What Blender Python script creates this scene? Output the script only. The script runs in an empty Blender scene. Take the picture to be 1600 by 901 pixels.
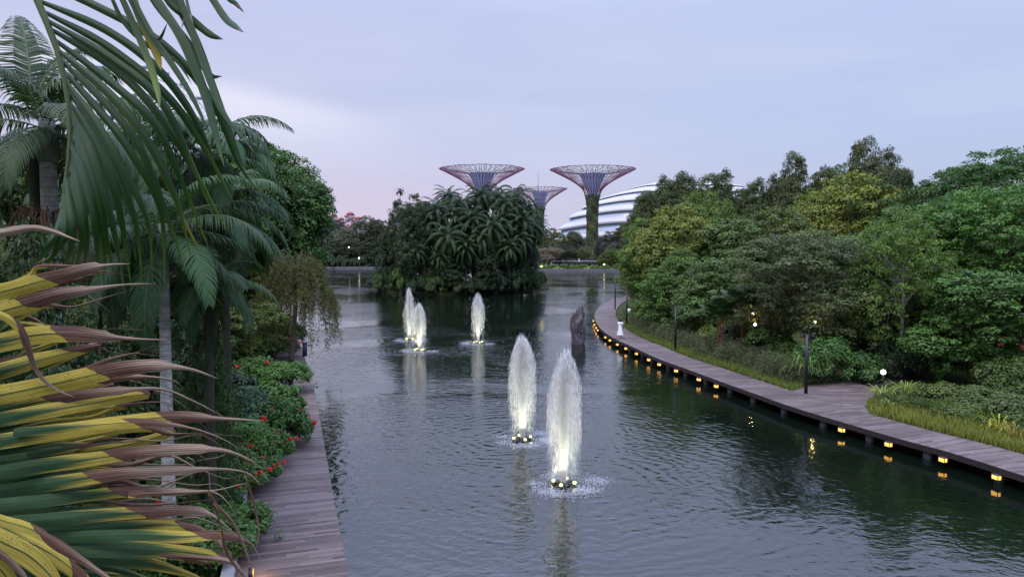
import bpy, bmesh, math, random
import numpy as np
from mathutils import Vector, Matrix, geometry
PI = math.pi
R = math.radians
sc = bpy.context.scene
C = sc.collection

# ---------------------------------------------------------------- camera
F = 1140.0
TH = math.atan(65 / F)
CAMZ = 8.7
cam_d = bpy.data.cameras.new('camera')
cam_d.sensor_width = 36.0
cam_d.lens = 36.0 * F / 1600.0
cam_d.clip_start = 0.05
cam_d.clip_end = 9000
cam = bpy.data.objects.new('camera', cam_d)
C.objects.link(cam)
cam.location = (0, 0, CAMZ)
cam.rotation_euler = (PI / 2 - TH, 0, 0)
sc.camera = cam

def ray(px, py):
    u = (px - 800) / F
    v = (450.5 - py) / F
    return Vector((u, math.cos(TH) + v * math.sin(TH), -math.sin(TH) + v * math.cos(TH)))
def G(px, py, z=0.0):            # point of the plane at height z
    d = ray(px, py)
    t = (z - CAMZ) / d.z
    return Vector((d.x * t, d.y * t, z))
def Q(px, py, Y):                # point at distance Y along the view axis
    d = ray(px, py)
    t = Y / d.y
    return Vector((d.x * t, Y, CAMZ + d.z * t))

# ---------------------------------------------------------------- world, sun, exposure
SUN_EL, SUN_AZ = R(64), R(-145)
world = bpy.data.worlds.new("World")
sc.world = world
world.use_nodes = True
wn = world.node_tree
for n in list(wn.nodes): wn.nodes.remove(n)
def wnode(t, **k):
    n = wn.nodes.new(t)
    for a, b in k.items(): setattr(n, a, b)
    return n
def wmath(op, a, b=None, c=None):
    n = wnode('ShaderNodeMath', operation=op)
    for i, x in enumerate((a, b, c)):
        if x is None: continue
        if isinstance(x, (int, float)): n.inputs[i].default_value = x
        else: wn.links.new(x, n.inputs[i])
    return n.outputs[0]
def wsmooth(x, lo, hi):
    n = wnode('ShaderNodeMapRange', interpolation_type='SMOOTHSTEP')
    wn.links.new(x, n.inputs[0])
    n.inputs[1].default_value = lo; n.inputs[2].default_value = hi
    return n.outputs[0]
def wmix(f, a, b):
    n = wnode('ShaderNodeMix', data_type='RGBA')
    if isinstance(f, (int, float)): n.inputs[0].default_value = f
    else: wn.links.new(f, n.inputs[0])
    for i, x in ((6, a), (7, b)):
        if isinstance(x, tuple): n.inputs[i].default_value = (*x, 1)
        else: wn.links.new(x, n.inputs[i])
    return n.outputs[2]
sky = wnode('ShaderNodeTexSky', sky_type='NISHITA')
sky.sun_disc = False
sky.sun_elevation = SUN_EL
sky.sun_rotation = SUN_AZ
tc = wnode('ShaderNodeTexCoord')
sep = wnode('ShaderNodeSeparateXYZ')
wn.links.new(tc.outputs['Generated'], sep.inputs[0])
el = sep.outputs[2]
az = wmath('ARCTAN2', sep.outputs[0], sep.outputs[1])
azel = wnode('ShaderNodeCombineXYZ')
wn.links.new(az, azel.inputs[0]); wn.links.new(el, azel.inputs[1])
mp = wnode('ShaderNodeMapping')
mp.inputs['Scale'].default_value = (1.6, 9.0, 1)
mp.inputs['Rotation'].default_value = (0, 0, R(6))
wn.links.new(azel.outputs[0], mp.inputs[0])
nz = wnode('ShaderNodeTexNoise')
nz.inputs['Scale'].default_value = 1.3
nz.inputs['Detail'].default_value = 4
nz.inputs['Distortion'].default_value = 0.4
wn.links.new(mp.outputs[0], nz.inputs['Vector'])
streak = wsmooth(nz.outputs[0], 0.35, 0.68)
# cloud deck colours by height above the horizon and by bearing
left_h, right_h = (0.66, 0.54, 0.69), (0.43, 0.47, 0.66)
hor = wmix(wsmooth(az, -0.45, 0.5), left_h, right_h)
mid = wmix(wsmooth(az, -0.6, 0.6), (0.52, 0.54, 0.745), (0.45, 0.535, 0.765))
top = wmix(wsmooth(az, -0.6, 0.6), (0.455, 0.51, 0.785), (0.475, 0.565, 0.83))
c1 = wmix(wsmooth(el, 0.02, 0.17), hor, mid)
c2 = wmix(wsmooth(el, 0.15, 0.42), c1, top)
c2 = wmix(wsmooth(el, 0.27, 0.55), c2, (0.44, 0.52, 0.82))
c3 = wmix(wmath('MULTIPLY', streak, 0.42), c2, (0.60, 0.62, 0.80))
# bright gap under a darker sheet of cloud, left of the view
edge = wmath('SUBTRACT', wmath('SUBTRACT', 0.212, wmath('MULTIPLY', wmath('ADD', az, 0.42), 0.14)), el)
below = wsmooth(edge, -0.012, 0.024)
fade = wmath('SUBTRACT', 1.0, wsmooth(edge, 0.01, 0.11))
horz = wmath('SUBTRACT', 1.0, wsmooth(az, -0.36, -0.06))
patch = wmath('MULTIPLY', wmath('MULTIPLY', below, fade), horz)
c4 = wmix(wmath('MULTIPLY', patch, 0.68), c3, (0.84, 0.82, 0.93))
cloud = wnode('ShaderNodeVectorMath', operation='SCALE')
wn.links.new(c4, cloud.inputs[0]); cloud.inputs['Scale'].default_value = 9.4
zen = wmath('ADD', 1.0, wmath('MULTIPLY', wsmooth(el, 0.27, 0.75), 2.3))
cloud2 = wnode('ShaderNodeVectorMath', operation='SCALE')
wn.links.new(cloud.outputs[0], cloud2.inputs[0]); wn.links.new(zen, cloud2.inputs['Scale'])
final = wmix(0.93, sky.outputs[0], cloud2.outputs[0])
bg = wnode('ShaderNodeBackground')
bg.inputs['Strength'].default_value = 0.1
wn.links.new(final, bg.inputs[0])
wo = wnode('ShaderNodeOutputWorld')
wn.links.new(bg.outputs[0], wo.inputs[0])

sun_d = bpy.data.lights.new('sun', 'SUN')
sun_d.energy = 1.5
sun_d.angle = R(30)
sun_d.color = (1.0, 0.86, 0.68)
sun = bpy.data.objects.new('sun', sun_d)
C.objects.link(sun)
sun.rotation_euler = (R(26), 0, R(-35))

sc.view_settings.view_transform = 'Standard'
sc.view_settings.look = 'None'
sc.view_settings.gamma = 1
sc.view_settings.exposure = 0.28
sc.view_settings.use_curve_mapping = False
sc.cycles.max_bounces = 5
sc.cycles.diffuse_bounces = 2
sc.cycles.glossy_bounces = 3
sc.cycles.transmission_bounces = 2
sc.cycles.transparent_max_bounces = 4
sc.cycles.use_denoising = True
sc.cycles.sample_clamp_indirect = 4
sc.cycles.caustics_reflective = False
sc.cycles.caustics_refractive = False

# ---------------------------------------------------------------- tags
def tag(o, label=None, cat=None, group=None, kind=None):
    if label: o['label'] = label
    if cat: o['category'] = cat
    if group: o['group'] = group
    if kind: o['kind'] = kind
    return o
def empty(name, loc=(0, 0, 0), rz=0.0, label=None, cat=None, group=None, scale=None):
    o = bpy.data.objects.new(name, None)
    o.empty_display_size = 0.2
    C.objects.link(o)
    o.location = loc
    o.rotation_euler = (0, 0, rz)
    if scale is not None: o.scale = scale
    return tag(o, label, cat, group)
def link(name, me, parent=None, loc=None, color=None):
    o = bpy.data.objects.new(name, me)
    C.objects.link(o)
    if parent: o.parent = parent
    if loc is not None: o.location = loc
    if color is not None: o.color = (*color, 1)
    return o
def dup(o, parent=None):
    c = o.copy()
    C.objects.link(c)
    if parent: c.parent = parent
    for ch in [x for x in bpy.data.objects if x.parent == o]:
        dup(ch, c)
    return c

# ---------------------------------------------------------------- mesh building with numpy
class MB:
    def __init__(s):
        s.V = []; s.F = []; s.M = []; s.A = []; s.UV = []; s.n = 0; s.haveuv = False
    def add(s, V, Fa, m=0, a=None, uv=None):
        V = np.asarray(V, dtype=np.float64).reshape(-1, 3)
        Fa = np.asarray(Fa, dtype=np.int64)
        if Fa.size == 0: return
        s.V.append(V); s.F.append(Fa + s.n); s.M.append(m)
        if a is None: a = 0.5
        s.A.append(np.broadcast_to(np.asarray(a, dtype=np.float64), (len(V),)).copy())
        if uv is None: uv = np.zeros((len(V), 2))
        else: s.haveuv = True
        s.UV.append(np.asarray(uv, dtype=np.float64))
        s.n += len(V)
    def mesh(s, name, mats, smooth=False):
        me = bpy.data.meshes.new(name)
        if not s.V: return me
        V = np.concatenate(s.V)
        loops = []; starts = []; mi = []; tot = 0
        for Fa, m in zip(s.F, s.M):
            k = Fa.shape[1]
            loops.append(Fa.ravel())
            starts.append(tot + np.arange(len(Fa)) * k)
            mi.append(np.full(len(Fa), m))
            tot += Fa.size
        loops = np.concatenate(loops); starts = np.concatenate(starts); mi = np.concatenate(mi)
        me.vertices.add(len(V)); me.vertices.foreach_set('co', V.ravel().astype(np.float32))
        me.loops.add(len(loops)); me.loops.foreach_set('vertex_index', loops.astype(np.int32))
        me.polygons.add(len(starts)); me.polygons.foreach_set('loop_start', starts.astype(np.int32))
        me.polygons.foreach_set('material_index', mi.astype(np.int32))
        if smooth: me.polygons.foreach_set('use_smooth', np.ones(len(starts), dtype=bool))
        me.update(calc_edges=True)
        at = me.attributes.new('v', 'FLOAT', 'POINT')
        at.data.foreach_set('value', np.concatenate(s.A).astype(np.float32))
        if s.haveuv:
            uvl = me.uv_layers.new(name='UVMap')
            uvl.data.foreach_set('uv', np.concatenate(s.UV)[loops].ravel().astype(np.float32))
        for m in (mats if isinstance(mats, (list, tuple)) else [mats]): me.materials.append(m)
        return me
    def obj(s, name, mats, parent=None, smooth=False, color=None):
        return link(name, s.mesh(name, mats, smooth), parent, color=color)
    def box(s, c, size, rz=0, m=0, a=.5, taper=1.0):
        x, y, z = [q / 2 for q in size]
        P = np.array([[-x,-y,-z],[x,-y,-z],[x,y,-z],[-x,y,-z],[-x*taper,-y*taper,z],[x*taper,-y*taper,z],[x*taper,y*taper,z],[-x*taper,y*taper,z]])
        cs, sn = math.cos(rz), math.sin(rz)
        P = np.stack([P[:,0]*cs-P[:,1]*sn, P[:,0]*sn+P[:,1]*cs, P[:,2]], 1) + np.array(c)
        s.add(P, [[0,3,2,1],[4,5,6,7],[0,1,5,4],[1,2,6,5],[2,3,7,6],[3,0,4,7]], m, a)
        return s
    def tube(s, pts, rad, k=6, m=0, a=.5, cap=True):
        pts = np.asarray(pts, float)
        n = len(pts)
        rad = np.broadcast_to(np.asarray(rad, float), (n,))
        T = np.gradient(pts, axis=0)
        T /= np.linalg.norm(T, axis=1)[:, None] + 1e-9
        ref = np.array([0, 0, 1.0]) if abs(T[0][2]) < .9 else np.array([1.0, 0, 0])
        V = []; L = []
        acc = 0
        for i in range(n):
            b = np.cross(T[i], ref); b /= np.linalg.norm(b) + 1e-9
            c = np.cross(b, T[i]); ref = c
            ang = np.arange(k) * 2 * PI / k
            V.append(pts[i] + rad[i] * (np.cos(ang)[:, None] * b + np.sin(ang)[:, None] * c))
            if i: acc += np.linalg.norm(pts[i] - pts[i-1])
            L.append(np.stack([ang / (2*PI), np.full(k, acc)], 1))
        V = np.concatenate(V); L = np.concatenate(L)
        i = np.arange(n - 1)[:, None] * k; j = np.arange(k)[None]
        Fq = np.stack([i + j, i + (j + 1) % k, i + k + (j + 1) % k, i + k + j], -1).reshape(-1, 4)
        s.add(V, Fq, m, a, L)
        if cap:
            off = s.n - n * k
            s.F.append(np.array([[off + q for q in range(k)][::-1]])); s.M.append(m)
            s.F.append(np.array([[off + (n-1)*k + q for q in range(k)]])); s.M.append(m)
        return s
    def lathe(s, prof, k=24, c=(0, 0, 0), m=0, a=.5, sx=1, sy=1):
        prof = np.asarray(prof, float); n = len(prof)
        ang = np.arange(k) * 2 * PI / k
        V = np.stack([np.outer(prof[:,0], np.cos(ang))*sx, np.outer(prof[:,0], np.sin(ang))*sy, np.repeat(prof[:,1][:,None], k, 1)], -1).reshape(-1, 3) + np.array(c)
        i = np.arange(n - 1)[:, None] * k; j = np.arange(k)[None]
        s.add(V, np.stack([i + j, i + (j + 1) % k, i + k + (j + 1) % k, i + k + j], -1).reshape(-1, 4), m, a)
        return s
def norm(a): return a / (np.linalg.norm(a, axis=-1, keepdims=True) + 1e-9)
def rdirs(rng, n): return norm(rng.normal(size=(n, 3)))
def spline(P, n):
    P = np.asarray(P, float)
    m = len(P)
    if m < 3:
        t = np.linspace(0, 1, n)[:, None]; return P[0] * (1 - t) + P[-1] * t
    E = np.vstack([2*P[0]-P[1], P, 2*P[-1]-P[-2]])
    out = []
    for q in np.linspace(0, m - 1 - 1e-6, n):
        i = int(q); t = q - i
        a, b, c, d = E[i], E[i+1], E[i+2], E[i+3]
        out.append(.5*((2*b)+(-a+c)*t+(2*a-5*b+4*c-d)*t*t+(-a+3*b-3*c+d)*t**3))
    return np.array(out)

# ---------------------------------------------------------------- materials
def newmat(name):
    m = bpy.data.materials.new(name)
    m.use_nodes = True
    nt = m.node_tree
    for n in list(nt.nodes):
        if n.type != 'OUTPUT_MATERIAL': nt.nodes.remove(n)
    return m, nt, [n for n in nt.nodes if n.type == 'OUTPUT_MATERIAL'][0]
class NT:
    def __init__(s, name): s.m, s.nt, s.out = newmat(name)
    def n(s, t, ins=None, **k):
        nd = s.nt.nodes.new(t)
        for a, b in k.items(): setattr(nd, a, b)
        for a, b in (ins or {}).items(): s.set(nd, a, b)
        return nd
    def set(s, nd, a, b):
        if hasattr(b, 'is_output'): s.nt.links.new(b, nd.inputs[a])
        else:
            if isinstance(b, tuple) and len(b) == 3 and nd.inputs[a].type == 'RGBA': b = (*b, 1)
            nd.inputs[a].default_value = b
    def math(s, op, a, b=0.0, c=None, clamp=False):
        ins = {0: a, 1: b}
        if c is not None: ins[2] = c
        nd = s.n('ShaderNodeMath', ins, operation=op); nd.use_clamp = clamp
        return nd.outputs[0]
    def mix(s, f, a, b, mode='MIX'):
        return s.n('ShaderNodeMix', {0: f, 6: a, 7: b}, data_type='RGBA', blend_type=mode).outputs[2]
    def smooth(s, x, lo, hi, a=0.0, b=1.0):
        return s.n('ShaderNodeMapRange', {0: x, 1: lo, 2: hi, 3: a, 4: b}, interpolation_type='SMOOTHSTEP').outputs[0]
    def noise(s, vec=None, scale=5, detail=3, rough=.5, dist=0.0):
        ins = {'Scale': scale, 'Detail': detail, 'Roughness': rough, 'Distortion': dist}
        if vec is not None: ins['Vector'] = vec
        return s.n('ShaderNodeTexNoise', ins).outputs[0]
    def attr(s, name): return s.n('ShaderNodeAttribute', attribute_name=name)
    def bump(s, h, strength=.5, dist=.02):
        return s.n('ShaderNodeBump', {'Height': h, 'Strength': strength, 'Distance': dist}).outputs[0]
    def bsdf(s, col, rough=.6, spec=.5, normal=None, metal=0.0):
        ins = {'Base Color': col, 'Roughness': rough, 'Specular IOR Level': spec, 'Metallic': metal}
        if normal is not None: ins['Normal'] = normal
        return s.n('ShaderNodeBsdfPrincipled', ins)
    def done(s, sh):
        s.nt.links.new(sh.outputs[0] if hasattr(sh, 'outputs') else sh, s.out.inputs[0]); return s.m

def simple(name, col, rough=.6, spec=.4, var=.25, scale=3.0, metal=0.0, bump=0.0):
    t = NT(name)
    co = t.n('ShaderNodeTexCoord').outputs['Object']
    nz = t.noise(co, scale, 4)
    c = t.mix(nz, tuple(x*(1-var) for x in col), tuple(min(1, x*(1+var)) for x in col))
    nrm = t.bump(t.noise(co, scale*4, 4), bump, .02) if bump else None
    return t.done(t.bsdf(c, rough, spec, nrm, metal))

def leafmat(name, trans=.25, rough=.5, spec=.35, back=1.0, huev=.5, warm=(1.10, 1.07, .74)):
    t = NT(name)
    oc = t.n('ShaderNodeObjectInfo').outputs['Color']
    v = t.attr('v').outputs['Fac']
    fr = t.math('FRACT', t.math('MULTIPLY', v, 7.31))
    br = t.math('MULTIPLY_ADD', v, 1.1, .42)
    k0 = t.n('ShaderNodeVectorMath', {0: oc, 'Scale': br}, operation='SCALE').outputs[0]
    k = t.n('ShaderNodeVectorMath', {0: k0, 1: warm}, operation='MULTIPLY').outputs[0]
    col = t.mix(t.math('MULTIPLY', fr, huev), k, t.n('ShaderNodeVectorMath', {0: k, 1: (1.45, 1.12, .65)}, operation='MULTIPLY').outputs[0])
    b = t.bsdf(col, rough, spec)
    tr = t.n('ShaderNodeBsdfTranslucent', {'Color': t.n('ShaderNodeVectorMath', {0: col, 1: (1.3, 1.5, .8)}, operation='MULTIPLY').outputs[0]})
    mx = t.n('ShaderNodeMixShader', {0: trans, 1: b.outputs[0], 2: tr.outputs[0]})
    return t.done(mx)
LEAF = leafmat('leaf_surface')
FROND = leafmat('palm_leaf_surface', warm=(1.05, 1.1, .72), trans=.2, rough=.5, spec=.22, huev=.35)
BLADE = leafmat('grass_blade_surface', trans=.3, rough=.6, spec=.2)
PETAL = leafmat('petal_surface', warm=(1, 1, 1), trans=.3, rough=.6, spec=.2, huev=.2)
BARK = simple('bark', (.11, .085, .065), .9, .2, .5, 4, bump=.6)
BARKPALE = simple('pale_bark', (.22, .20, .165), .85, .2, .35, 5, bump=.4)

def palm_trunk_mat():
    t = NT('ringed_palm_trunk')
    uv = t.n('ShaderNodeUVMap').outputs[0]
    y = t.n('ShaderNodeSeparateXYZ', {0: uv}).outputs[1]
    co = t.n('ShaderNodeTexCoord').outputs['Object']
    nz = t.noise(co, 3, 5)
    ph = t.math('FRACT', t.math('ADD', t.math('MULTIPLY', y, 5.2), t.math('MULTIPLY', nz, .5)))
    ring = t.smooth(ph, .0, .16)
    base = t.mix(t.smooth(t.noise(co, 2.2, 6, .6), .35, .65), (.22, .215, .19), (.46, .44, .42))
    lich = t.mix(t.smooth(t.noise(co, 7, 4), .52, .66, 0, .6), base, (.17, .21, .13))
    c = t.mix(ring, (.15, .12, .10), lich)
    return t.done(t.bsdf(c, .8, .2, t.bump(ring, .5, .01)))
PALMTRUNK = palm_trunk_mat()
MOSSTRUNK = simple('mossy_palm_trunk', (.04, .043, .03), .9, .1, .4, 3, bump=.4)

def ground_mat():
    t = NT('ground_surface')
    co = t.n('ShaderNodeTexCoord').outputs['Object']
    a = t.noise(co, .35, 5); b = t.noise(co, 6, 4)
    c = t.mix(t.smooth(a, .4, .6), (.035, .05, .018), (.06, .075, .025))
    c = t.mix(t.smooth(b, .5, .7, 0, .6), c, (.05, .035, .022))
    return t.done(t.bsdf(c, .95, .1, t.bump(b, .8, .08)))
GROUND = ground_mat()

FOUNT = [(881, 757, 548), (816, 687, 524), (655, 548, 474), (640, 531, 450), (747, 536, 459)]
def water_mat():
    t = NT('lake_water')
    pos = t.n('ShaderNodeNewGeometry').outputs['Position']
    mp1 = t.n('ShaderNodeMapping', {'Vector': pos, 'Scale': (.75, 1.0, 1), 'Rotation': (0, 0, .15)}).outputs[0]
    n1 = t.noise(mp1, 2.8, 2, .45, .8)
    n2 = t.noise(t.n('ShaderNodeMapping', {'Vector': pos, 'Scale': (.8, 1.3, 1), 'Rotation': (0, 0, -.5)}).outputs[0], 7.5, 2, .5, .4)
    n3 = t.noise(mp1, .5, 2, .5, .3)
    area = t.smooth(t.noise(pos, .055, 3, .5, .8), .40, .60, .30, 1.35)
    h = t.math('ADD', t.math('MULTIPLY', n1, 1.0), t.math('MULTIPLY', n2, .16))
    h = t.math('ADD', h, t.math('MULTIPLY', n3, 1.3))
    h = t.math('MULTIPLY', h, area)
    for i, (px, py, _) in enumerate(FOUNT):
        g = G(px, py)
        d = t.n('ShaderNodeVectorMath', {0: pos, 1: (g.x, g.y, 0)}, operation='DISTANCE').outputs['Value']
        jit = t.math('MULTIPLY', n3, 2.2)
        s_ = t.math('SINE', t.math('MULTIPLY', t.math('ADD', d, jit), 11.0))
        e = t.math('POWER', 2.718, t.math('MULTIPLY', d, -.22 if i < 2 else -.4))
        h = t.math('ADD', h, t.math('MULTIPLY', t.math('MULTIPLY', s_, e), .42))
    b = t.bsdf((.003, .0065, .004), .0, .5, t.bump(h, 1.0, .024))
    b.inputs['IOR'].default_value = 1.92
    return t.done(b)
WATER = water_mat()

def deck_mat():
    t = NT('timber_decking')
    uv = t.n('ShaderNodeUVMap').outputs[0]
    sp = t.n('ShaderNodeSeparateXYZ', {0: uv})
    u = t.math('MULTIPLY', sp.outputs[0], 1 / .14)
    pid = t.math('FLOOR', u); fr = t.math('FRACT', u)
    row = t.math('FLOOR', t.math('ADD', t.math('MULTIPLY', sp.outputs[1], .45), t.math('MULTIPLY', pid, .37)))
    wnz = t.n('ShaderNodeTexWhiteNoise', {'Vector': t.n('ShaderNodeCombineXYZ', {0: pid, 1: row}).outputs[0]}, noise_dimensions='2D').outputs[0]
    gr = t.noise(t.n('ShaderNodeMapping', {'Vector': uv, 'Scale': (22, 1.2, 1)}).outputs[0], 1.6, 5, .65)
    st = t.noise(uv, .5, 5, .6)
    c = t.mix(wnz, (.050, .038, .035), (.185, .143, .135))
    c = t.mix(t.smooth(gr, .45, .75, 0, .5), c, (.27, .21, .20))
    c = t.mix(t.smooth(st, .42, .66, 0, .5), c, (.075, .052, .054))
    gap = t.math('MULTIPLY', t.smooth(fr, 0, .07), t.smooth(fr, 1.0, .93))
    c = t.mix(gap, (.012, .009, .01), c)
    return t.done(t.bsdf(c, .62, .35, t.bump(t.math('ADD', gap, t.math('MULTIPLY', gr, .3)), .6, .01)))
DECK = deck_mat()
DARKWOOD = simple('dark_timber_beam', (.03, .024, .024), .8, .2, .3, 3)
CONC = simple('weathered_concrete', (.26, .26, .27), .85, .2, .3, 2.5, bump=.3)
STONE = simple('lake_edge_stone', (.15, .15, .16), .85, .2, .35, .8, bump=.3)
BLACK = simple('black_painted_steel', (.012, .013, .016), .4, .5, .2)
WHITE = simple('white_panel', (.75, .76, .80), .5, .3, .08)
SKIN = simple('skin', (.42, .26, .19), .55, .3, .05)
HAIR = simple('dark_hair', (.02, .015, .013), .5, .4, .2)
CLOTH = simple('white_cotton', (.80, .79, .80), .85, .1, .06, 20)

def emis(name, col, st):
    t = NT(name)
    e = t.n('ShaderNodeEmission', {'Color': col, 'Strength': st})
    return t.done(e)
EYELLOW = emis('lit_yellow_lens', (1.0, .94, .28), 4.0)
EWARM = emis('lit_amber_glass', (1.0, .50, .10), 1.9)
EWHITE = emis('lit_white_glass', (1.0, .93, .72), 5.0)

# ---------------------------------------------------------------- setting: ground, lake, decks
def P2(lst, z=0.0): return [G(a, b, z) for a, b in lst]
DZ = .62
front_px = [(1010, 460), (985, 462), (963, 466), (950, 470), (938, 478), (930.5, 487), (929, 494), (933, 506), (945, 519), (965, 531), (987, 541), (1027, 559.5), (1075, 577), (1124, 595), (1180, 615), (1240, 636), (1326, 662), (1405, 685), (1483, 706), (1600, 743)]
fr = np.array([[p.x, p.y] for p in P2(front_px, DZ)])
fr = np.vstack([fr, [[19.6, 19.0], [21.3, 9.0], [22, -20]]])
FR = spline(np.c_[fr, np.zeros(len(fr))], 240)[:, :2]
def offset(P, w):
    T = np.gradient(P, axis=0); T = norm(T)
    N = np.stack([-T[:, 1], T[:, 0]], 1)      # left of travel
    return P + N * np.asarray(w).reshape(-1, 1) if np.ndim(w) else P + N * w
BK = offset(FR, 2.5)
lf_px = [(545, 901), (522, 780), (497, 640), (486, 590), (470, 540), (459, 516)]
lf = np.array([[p.x, p.y] for p in P2(lf_px, DZ)])
lf = np.vstack([[[1.2, -20], [.6, 0], [-1.6, 9.5]], lf, [[-28, 84], [-36, 96]]])
LF = spline(np.c_[lf, np.zeros(len(lf))], 200)[:, :2]
LB = offset(LF, 2.65)
def deck(name, A, B, label_kind, parent=None):
    n = len(A)
    L = np.r_[0, np.cumsum(np.linalg.norm(np.diff((A + B) / 2, axis=0), axis=1))]
    W = np.linalg.norm(A - B, axis=1)
    mb = MB()
    V = np.vstack([np.c_[A, np.full(n, DZ)], np.c_[B, np.full(n, DZ)]])
    uv = np.vstack([np.c_[L, np.zeros(n)], np.c_[L, W]])
    i = np.arange(n - 1)
    mb.add(V, np.stack([i, i + 1, n + i + 1, n + i], 1), 0, .5, uv)
    for P, s in ((A, 1), (B, -1)):           # fascia and underside
        Vf = np.vstack([np.c_[P, np.full(n, DZ)], np.c_[P, np.full(n, DZ - .24)]])
        mb.add(Vf, np.stack([i, n + i, n + i + 1, i + 1], 1)[:, ::s], 1)
    Vb = np.vstack([np.c_[A, np.full(n, DZ - .24)], np.c_[B, np.full(n, DZ - .24)]])
    mb.add(Vb, np.stack([i, n + i, n + i + 1, i + 1], 1), 1)
    o = mb.obj(name, [DECK, DARKWOOD], parent)
    tag(o, kind='structure')
    return o
deck('boardwalk', FR, BK, 0)
deck('boardwalk', LF, LB, 0)
# widening of the right boardwalk with the path that leaves it
pz = [G(1236, 611, DZ), G(1262, 602, DZ), G(1300, 599, DZ), G(1345, 600, DZ), G(1385, 610, DZ), G(1368, 622, DZ), G(1352, 634, DZ), G(1360, 646, DZ), G(1320, 652, DZ)]
mb = MB()
Vp = np.array([[p.x, p.y, DZ - .004] for p in pz]); n = len(Vp)
dirp = norm(Vp[4, :2] - Vp[0, :2]); nrmp = np.array([-dirp[1], dirp[0]])
uvp = np.stack([Vp[:, :2] @ nrmp, Vp[:, :2] @ dirp], 1)
mb.add(Vp, [list(range(n))[::-1]], 0, .5, uvp)
Vl = np.vstack([Vp, Vp - [0, 0, .2]]); j = np.arange(n)
mb.add(Vl, np.stack([j, (j + 1) % n, n + (j + 1) % n, n + j], 1), 1)
tag(mb.obj('boardwalk_landing', [DECK, DARKWOOD]), kind='structure')
PATHM = simple('dark_path_paving', (.05, .048, .055), .8, .3, .3, 1.5)
mb = MB()
pA = spline([[*G(1345, 606, .56)[:2], .56], [*G(1390, 600, .56)[:2], .56], [*G(1425, 588, .56)[:2], .56], [*G(1440, 575, .56)[:2], .56]], 14)
pB = offset(pA[:, :2], 1.8)
V = np.vstack([pA, np.c_[pB, np.full(14, .56)]]); i = np.arange(13)
mb.add(V, np.stack([i, 14 + i, 15 + i, i + 1], 1)[:, ::-1])
tag(mb.obj('path', PATHM), kind='structure')

shoreR = offset(FR, 1.5)
shoreL = offset(LF, 1.7)
hole = [tuple(p) for p in shoreR[::-1][::3]] + [(46, 122), (62, 160), (58, 225), (46, 252), (30, 254), (12, 255), (0, 258), (-14, 272), (-40, 288), (-78, 292), (-92, 270), (-80, 210), (-58, 150), (-44, 112)] + [tuple(p) for p in shoreL[::-1][::3]]
GZ = .52
outer = [(-3000, -300), (3000, -300), (3000, 5000), (-3000, 5000)]
# hole is counter-clockwise seen from above; tessellate the ring
ot = [Vector((x, y, 0)) for x, y in outer]
ht = [Vector((float(x), float(y), 0)) for x, y in hole]
tri = geometry.tessellate_polygon([ot, ht])
allv = [(*p, GZ) for p in outer] + [(float(p[0]), float(p[1]), GZ) for p in hole]
mb = MB()
tri = np.array(tri)
Va = np.array(allv)
cr = np.cross(Va[tri[:, 1]] - Va[tri[:, 0]], Va[tri[:, 2]] - Va[tri[:, 0]])[:, 2]
tri[cr < 0] = tri[cr < 0][:, ::-1]
mb.add(Va, tri)
nh = len(hole); Hh = np.array(hole)
Vw = np.vstack([np.c_[Hh, np.full(nh, GZ)], np.c_[Hh, np.full(nh, -1.5)]]); j = np.arange(nh)
mb.add(Vw, np.stack([j, nh + j, nh + (j + 1) % nh, (j + 1) % nh], 1), 1)
tag(mb.obj('ground', [GROUND, STONE]), kind='structure')
mb = MB()
mb.add([[-140, -60, 0], [140, -60, 0], [140, 330, 0], [-140, 330, 0]], [[0, 1, 2, 3]])
tag(mb.obj('water', WATER), kind='structure')
mb = MB()
mb.add([[-140, -60, -1.4], [140, -60, -1.4], [140, 330, -1.4], [-140, 330, -1.4]], [[0, 1, 2, 3]])
tag(mb.obj('lake_bed', GROUND), kind='structure')

# island
ICX, ICY = -10.5, 147.0
mb = MB()
rg = np.random.default_rng(3)
prof = []
k = 40
ang = np.arange(k) * 2 * PI / k
rr = 1 + .06 * np.sin(3 * ang + 1) + .04 * np.sin(7 * ang)
Vr = []
for r_, z_ in ((1.0, -1.3), (.99, .1), (.95, .5), (.6, 1.4), (.05, 1.8)):
    Vr.append(np.stack([ICX + 17 * r_ * rr * np.cos(ang), ICY + 14 * r_ * rr * np.sin(ang), np.full(k, z_)], 1))
Vr = np.concatenate(Vr)
i = np.arange(4)[:, None] * k; j = np.arange(k)[None]
mb.add(Vr, np.stack([i + j, i + (j + 1) % k, i + k + (j + 1) % k, i + k + j], -1).reshape(-1, 4))
tag(mb.obj('island', GROUND), kind='structure')

# low stone edge of the far shore
def wall_strip(pts, w, z0, z1, name, mat, label, cat):
    P = np.array(pts, float); B = offset(P, w); n = len(P); i = np.arange(n - 1)
    mb = MB()
    V = np.vstack([np.c_[P, np.full(n, z0)], np.c_[P, np.full(n, z1)], np.c_[B, np.full(n, z1)], np.c_[B, np.full(n, z0)]])
    for q in range(3):
        mb.add(V, np.stack([q*n + i, q*n + i + 1, (q+1)*n + i + 1, (q+1)*n + i], 1))
    o = mb.obj(name, mat)
    return tag(o, label, cat)
wall_strip([(0, 257.6), (12, 254.6), (30, 253.6), (46, 251.6)], .9, -.5, 1.0, 'retaining_wall', STONE, 'low pale stone edge of the far lawn right of the island', 'wall')
wall_strip([(-92, 289), (-78, 291.6), (-60, 290), (-40, 287.6), (-14, 271.6)], .9, -.5, .85, 'retaining_wall', STONE, 'low pale stone edge of the far bank left of the island', 'wall')
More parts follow.
